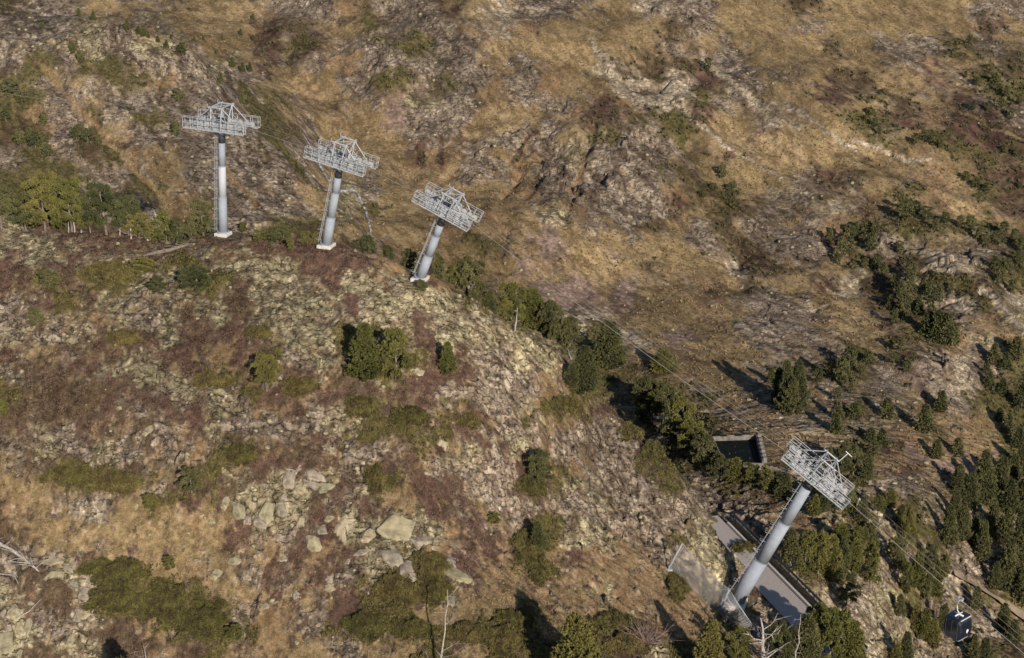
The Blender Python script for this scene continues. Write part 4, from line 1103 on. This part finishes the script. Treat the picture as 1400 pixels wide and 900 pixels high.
def rocks(phrase, group, pts):
    pts = sorted(pts)
    big = max(w_*h_ for _,_,w_,h_ in pts)
    for i, (px, py, rx, ry) in enumerate(pts):
        p = hit(px, py)
        if p is None: continue
        D = p[1]*CP-p[2]*SP; k_ = random.randrange(9)
        o = obj('boulder', ROCKS[k_]); nrm = normal_at(p[0], p[1], 1.2)
        q = Vector((0,0,1)).rotation_difference(Vector(nrm))
        sx, sy = rx*2*D/F, ry*2*D/F/.78
        th = min(sx, sy)*.42
        o.rotation_mode = 'QUATERNION'
        from mathutils import Quaternion
        o.rotation_quaternion = q @ Quaternion((0,0,1), random.uniform(-.35,.35)) @ Quaternion((1,0,0), random.uniform(-.15,.15))
        o.scale = (sx*1.08, sy*1.08, th*1.3); o.location = p - nrm*th*.30
        tone = 'grey' if k_ % 3 == 0 else 'pale lichened'
        size = 'largest ' if rx*ry == big else ''
        lab = f"{size}{tone} boulder, {ORD[i]} from left {phrase}"
        tag(o, lab, 'boulder', group)
G8 = 'boulders on the near hill'
rocks('in the left half of the upper slab pile', G8, [(308,686,9,11),(324,700,11,16),(344,694,9,9),(357,714,14,8),(366,699,12,14),(385,697,9,9),(388,682,8,6),(338,712,7,6)])
rocks('in the right half of the upper slab pile', G8, [(395,655,11,13),(412,668,12,8),(430,650,20,10),(446,668,15,11),(405,642,9,7),(425,664,14,5)])
rocks('in the central slab pile, left half', G8, [(467,729,17,20),(427,745,13,15),(450,708,10,6),(440,725,9,7),(412,715,7,9),(475,765,5,7),(385,764,10,5),(388,748,4,8)])
rocks('in the central slab pile, right half', G8, [(545,722,29,19),(577,736,17,13),(534,762,22,20),(558,781,16,15),(497,752,18,8),(503,732,14,9),(594,742,4,5)])
rocks('on the grass right of the central slabs', G8, [(618,768,11,8),(628,788,22,12),(617,822,7,8),(645,796,6,5),(660,803,5,3),(680,802,4,3)])
rocks('below the central slab pile', G8, [(452,806,9,7),(450,792,7,5),(470,802,5,4),(488,798,7,6),(406,812,7,7),(364,827,4,5),(376,824,5,3),(502,810,4,4)])
rocks('on the dry grass left of the slabs', G8, [(296,784,13,9),(318,768,12,8),(340,789,9,5),(290,714,6,4),(186,694,4,4),(320,818,5,4),(275,707,6,3)])
rocks('in the row above the juniper mats', G8, [(72,768,20,11),(92,778,12,8),(76,788,17,8),(100,800,14,7),(115,812,10,8),(116,836,12,12),(106,842,6,8)])
rocks('in the stone heap at the lower left edge', G8, [(24,815,8,10),(42,826,8,6),(20,836,11,9),(3,842,7,8),(27,860,8,10),(38,856,6,10),(6,880,18,18),(27,893,5,6),(54,862,10,4),(82,864,12,6),(96,876,9,8),(12,862,7,7)])
rocks('standing alone on the middle of the near hill', G8, [(604,609,11,8),(202,588,9,9),(488,647,6,5),(572,508,12,5),(322,530,6,3),(66,598,7,4),(190,830,4,8)])
print('rocks', round(time.time()-T0, 1))

# ------------------------------------------------------------------ juniper mats: low, dense, each one plant
G9 = 'juniper mats on the near hill'
MATS = [(95,654,40,13,'left half of the long green juniper mat below the rock band'),(155,664,34,15,'right half of the long green juniper mat below the rock band'),
 (160,784,50,18,'upper left mat of the large juniper group at lower left'),(152,824,36,22,'lower left mat of the large juniper group at lower left'),
 (225,826,36,34,'brightest green mat in the middle of the large juniper group'),(275,850,38,26,'right-hand mat of the large juniper group at lower left'),
 (725,750,26,24,'upper broad half of the heart-shaped juniper mat on the right flank'),(738,782,17,18,'lower pointed half of the heart-shaped juniper mat on the right flank'),
 (772,556,30,9,'bright green narrow mat at the foot of the ridge notch'),(868,590,24,13,'olive mat at the crest above the grey rock shoulder'),(892,618,16,14,'olive mat running down the crest right of the grey rock shoulder'),
 (727,668,24,10,'green mat below the dark pine on the rocky right flank'),(588,782,26,24,'green mat right under the central slabs'),(594,812,24,20,'green mat around the dead tree shadow'),
 (545,808,30,22,'greyish green mat left of the dead tree shadow'),(500,858,34,18,'dark lumpy mat near the bottom left of the dead tree'),(560,862,34,15,'dark mat just left of the bottom dead tree'),
 (638,868,32,14,'dark domed mat just right of the bottom dead tree'),(688,876,30,18,'dark mat left of the bright pointed pine'),(700,848,26,10,'dark mat above and left of the bright pointed pine'),
 (842,852,30,12,'shaded mat right of the bright pointed pine'),(860,882,32,14,'shaded mat behind the leafless shrub'),(150,374,42,14,'olive mat on the upper left of the hill'),
 (166,466,22,11,'rounded olive mat among rocks at left'),(560,572,30,14,'mossy green mat right of the hill centre'),(492,560,22,15,'bright mossy mat left of the hill centre'),
 (410,530,26,12,'brown-green mat beside the round olive pine'),(926,806,16,24,'dark green mat in tree shade below the netting'),(290,522,26,12,'pale olive mat left of the round pine'),
 (1016,752,18,9,'green verge mat at the left side of the road'),(330,625,26,13,'faded olive mat above the upper slabs'),(352,458,20,9,'small olive mat on lichen slabs'),
 (640,578,16,9,'small mossy mat below the small narrow pine'),(512,655,14,20,'upright mossy strip left of the flank rock')]
g = np.random.default_rng(77)
for px, py, rx, ry, lab in MATS:
    n_ = int(rx*ry*3.8)+200
    a = g.uniform(0, 2*math.pi, n_); r_ = np.sqrt(g.random(n_))*(1+.22*np.sin(a*3+px)+.14*np.sin(a*7+py))
    P_, I_, J_ = hits(px+rx*r_*np.cos(a), py+ry*r_*np.sin(a))
    c0 = hit(px, py)
    ok = ~np.isnan(P_[:,0]) & (np.abs(P_[:,1]-c0[1]) < 9); P_ = P_[ok]; rr_ = r_[ok]
    lump = np.clip(fbm(P_[:,0]/.9, P_[:,1]/.9, 3, 900)*.7+.5, 0, 1.2)
    keep = g.random(len(P_)) < np.clip((1.12-rr_)*3.2+fbm(P_[:,0]/1.6, P_[:,1]/1.6, 3, 910)*2.0, .05, 1)
    P_, rr_, lump = P_[keep], rr_[keep], lump[keep]
    P_[:,2] += (np.clip(1.05-rr_**3, 0.05, 1))*(.12+.55*lump)
    dirs = np.tile([0,-.25,.9], (len(P_), 1)) + g.normal(0,.3,(len(P_),3))
    V, Fc = blades(P_-c0, dirs, .16+.30*lump, .034, 7, .7, int(px))
    o = obj('juniper_mat', np_mesh('juniper_mat', V, Fc, MAT['juniper']), None, c0)
    tag(o, lab, 'shrub', G9)

# ------------------------------------------------------------------ ground cover (uncountable)
def scatter(n_, x0, x1, y0, y1, seed):
    g = np.random.default_rng(seed)
    px = g.uniform(x0, x1, n_); py = g.uniform(y0, y1, n_)
    P_, I_, J_ = hits(px, py); ok = ~np.isnan(P_[:,0]); return P_[ok], I_[ok], J_[ok], g
P_, I_, J_, g = scatter(150000, -60, 1200, 300, 980, 5)
near = (P_[:,1] < 186); P_, I_, J_ = P_[near], I_[near], J_[near]
cw = CW[I_, J_]; u_ = g.random(len(P_))
RU_, RV_ = road_uv(P_[:,0], P_[:,1]); offroad = ~((RV_ > -1.5) & (RV_ < 4.6) & (RU_ > -12) & (RU_ < ulen+16))
sg = (cw[:,0]+.6*cw[:,1] > .5) & (u_ < .62) & offroad
V, Fc = blades(P_[sg]+[0,0,-.02], np.tile([0,-.1,1.], (sg.sum(),1)), .20, .020, 4, .45, 3)
tag(obj('grass', np_mesh('grass', V, Fc, MAT['grass'])), kind='stuff')
sh = (cw[:,2]+cw[:,3] > .5) & offroad
V, Fc = blades(P_[sh]+[0,0,-.02], np.tile([0,-.1,1.], (sh.sum(),1)), .19, .028, 5, .6, 4)
tag(obj('heather', np_mesh('heather', V, Fc, MAT['heather'])), kind='stuff')
ss = (cw[:,4] > .5) & offroad & (u_ < .8)
V, Fc = blades(P_[ss], np.tile([0,-.1,1.], (ss.sum(),1)), .26, .040, 5, .6, 6)
tag(obj('low_green_undergrowth', np_mesh('undergrowth', V, Fc, MAT['juniper'])), kind='stuff')
# far scrub
P_, I_, J_, g = scatter(60000, -40, 1440, -20, 900, 8)
fr = (P_[:,1] > 186); P_, I_, J_ = P_[fr], I_[fr], J_[fr]; cw = CW[I_, J_]; u_ = g.random(len(P_))
s1 = ((cw[:,4] > .5) & (u_ < .75)) | ((cw[:,3]+cw[:,2] > .5) & (u_ < .45))
sz = g.uniform(.30, .75, s1.sum())*np.clip(P_[s1][:,1]/260, .8, 1.3)
V, Fc = blades(P_[s1], np.tile([0,-.1,.8], (s1.sum(),1)), sz, sz*.22, 8, .8, 9)
tag(obj('scrub', np_mesh('scrub', V, Fc, MAT['scrub'])), kind='stuff')
s2 = (cw[:,0]+cw[:,1] > .5) & (u_ < .8)
sz = g.uniform(.22, .50, s2.sum())
V, Fc = blades(P_[s2], np.tile([0,-.1,.9], (s2.sum(),1)), sz, sz*.20, 6, .7, 19)
tag(obj('tussock_grass', np_mesh('tussock_grass', V, Fc, MAT['tussock'])), kind='stuff')
# loose stones
def stones(P_, size, mat, name, seed):
    g = np.random.default_rng(seed); n_ = len(P_)
    base = np.array([(-.5,-.5,-.3),(.5,-.45,-.3),(.45,.5,-.3),(-.5,.45,-.3),(-.35,-.3,.32),(.3,-.35,.25),(.35,.3,.35),(-.25,.35,.28)])
    V = base[None]*(1+g.uniform(-.35,.35,(n_,8,3)))
    a = g.uniform(0,6.28,n_); c_, s_ = np.cos(a)[:,None], np.sin(a)[:,None]
    X = V[:,:,0]*c_-V[:,:,1]*s_; Y = V[:,:,0]*s_+V[:,:,1]*c_
    V = np.stack([X, Y*.8, V[:,:,2]], -1)*size[:,None,None] + P_[:,None,:]
    q = np.array([(0,3,2,1),(4,5,6,7),(0,1,5,4),(1,2,6,5),(2,3,7,6),(3,0,4,7)])
    Fc = (q[None]+np.arange(n_)[:,None,None]*8).reshape(-1,4)
    tag(obj(name, np_mesh(name, V.reshape(-1,3), Fc, mat)), kind='stuff')
P_, I_, J_, g = scatter(26000, -40, 1440, -20, 960, 12)
cw = CW[I_, J_]; u_ = g.random(len(P_)); RU_, RV_ = road_uv(P_[:,0], P_[:,1]); offroad = ~((RV_ > -1.5) & (RV_ < 4.6) & (RU_ > -12) & (RU_ < ulen+16))
k_ = offroad & (((cw[:,5:].sum(1) > .5) & (u_ < .13)) | (u_ < .012))
Pk = P_[k_]; size = np.minimum(g.lognormal(-1.5, .65, len(Pk)), .5)*np.where(Pk[:,1] < 186, 1, 1.5)
stones(Pk, size, MAT['stone'], 'loose_stones', 14)
print('cover', round(time.time()-T0, 1))

# ------------------------------------------------------------------ sky, sun, camera
a, b, c = ray(-60, 500)
Ld = Vector((float(a), float(b), float(c))).normalized()          # direction the sunlight travels
elev = math.asin(-Ld.z); azim = math.atan2(-Ld.x, -Ld.y)          # azimuth of the sun from +Y, clockwise
w = bpy.data.worlds.new('World'); scene.world = w; w.use_nodes = True
nt = w.node_tree; bg = nt.nodes['Background']; sky = nt.nodes.new('ShaderNodeTexSky'); sky.sky_type = 'NISHITA'
sky.sun_disc = False; sky.sun_elevation = elev; sky.sun_rotation = azim; sky.altitude = 2000
nt.links.new(sky.outputs[0], bg.inputs['Color']); bg.inputs['Strength'].default_value = .085
sd = bpy.data.lights.new('sun', 'SUN'); sd.energy = 4.6; sd.angle = R(.53); sd.color = (1, .885, .745)
so = bpy.data.objects.new('sun', sd); COL.objects.link(so); so.rotation_mode = 'QUATERNION'
so.rotation_quaternion = Vector((0,0,-1)).rotation_difference(Ld)
cd = bpy.data.cameras.new('camera'); co = bpy.data.objects.new('camera', cd); COL.objects.link(co)
cd.sensor_width = 36; cd.lens = F/1400*36; co.rotation_euler = (math.pi/2-PITCH, 0, 0); cd.clip_start = 1; cd.clip_end = 4000
scene.camera = co
cy = scene.cycles; cy.max_bounces = 4; cy.diffuse_bounces = 2; cy.glossy_bounces = 2; cy.transmission_bounces = 2; cy.volume_bounces = 0
vs = scene.view_settings; vs.view_transform = 'Standard'; vs.look = 'None'; vs.gamma = 1; vs.exposure = 0.17
for _o in bpy.data.objects:
    if 'label' in _o and len(_o['label'].split()) > 16: print('LONG', _o.name, _o['label'])
print('done', round(time.time()-T0, 1), 'sun elev', math.degrees(elev))
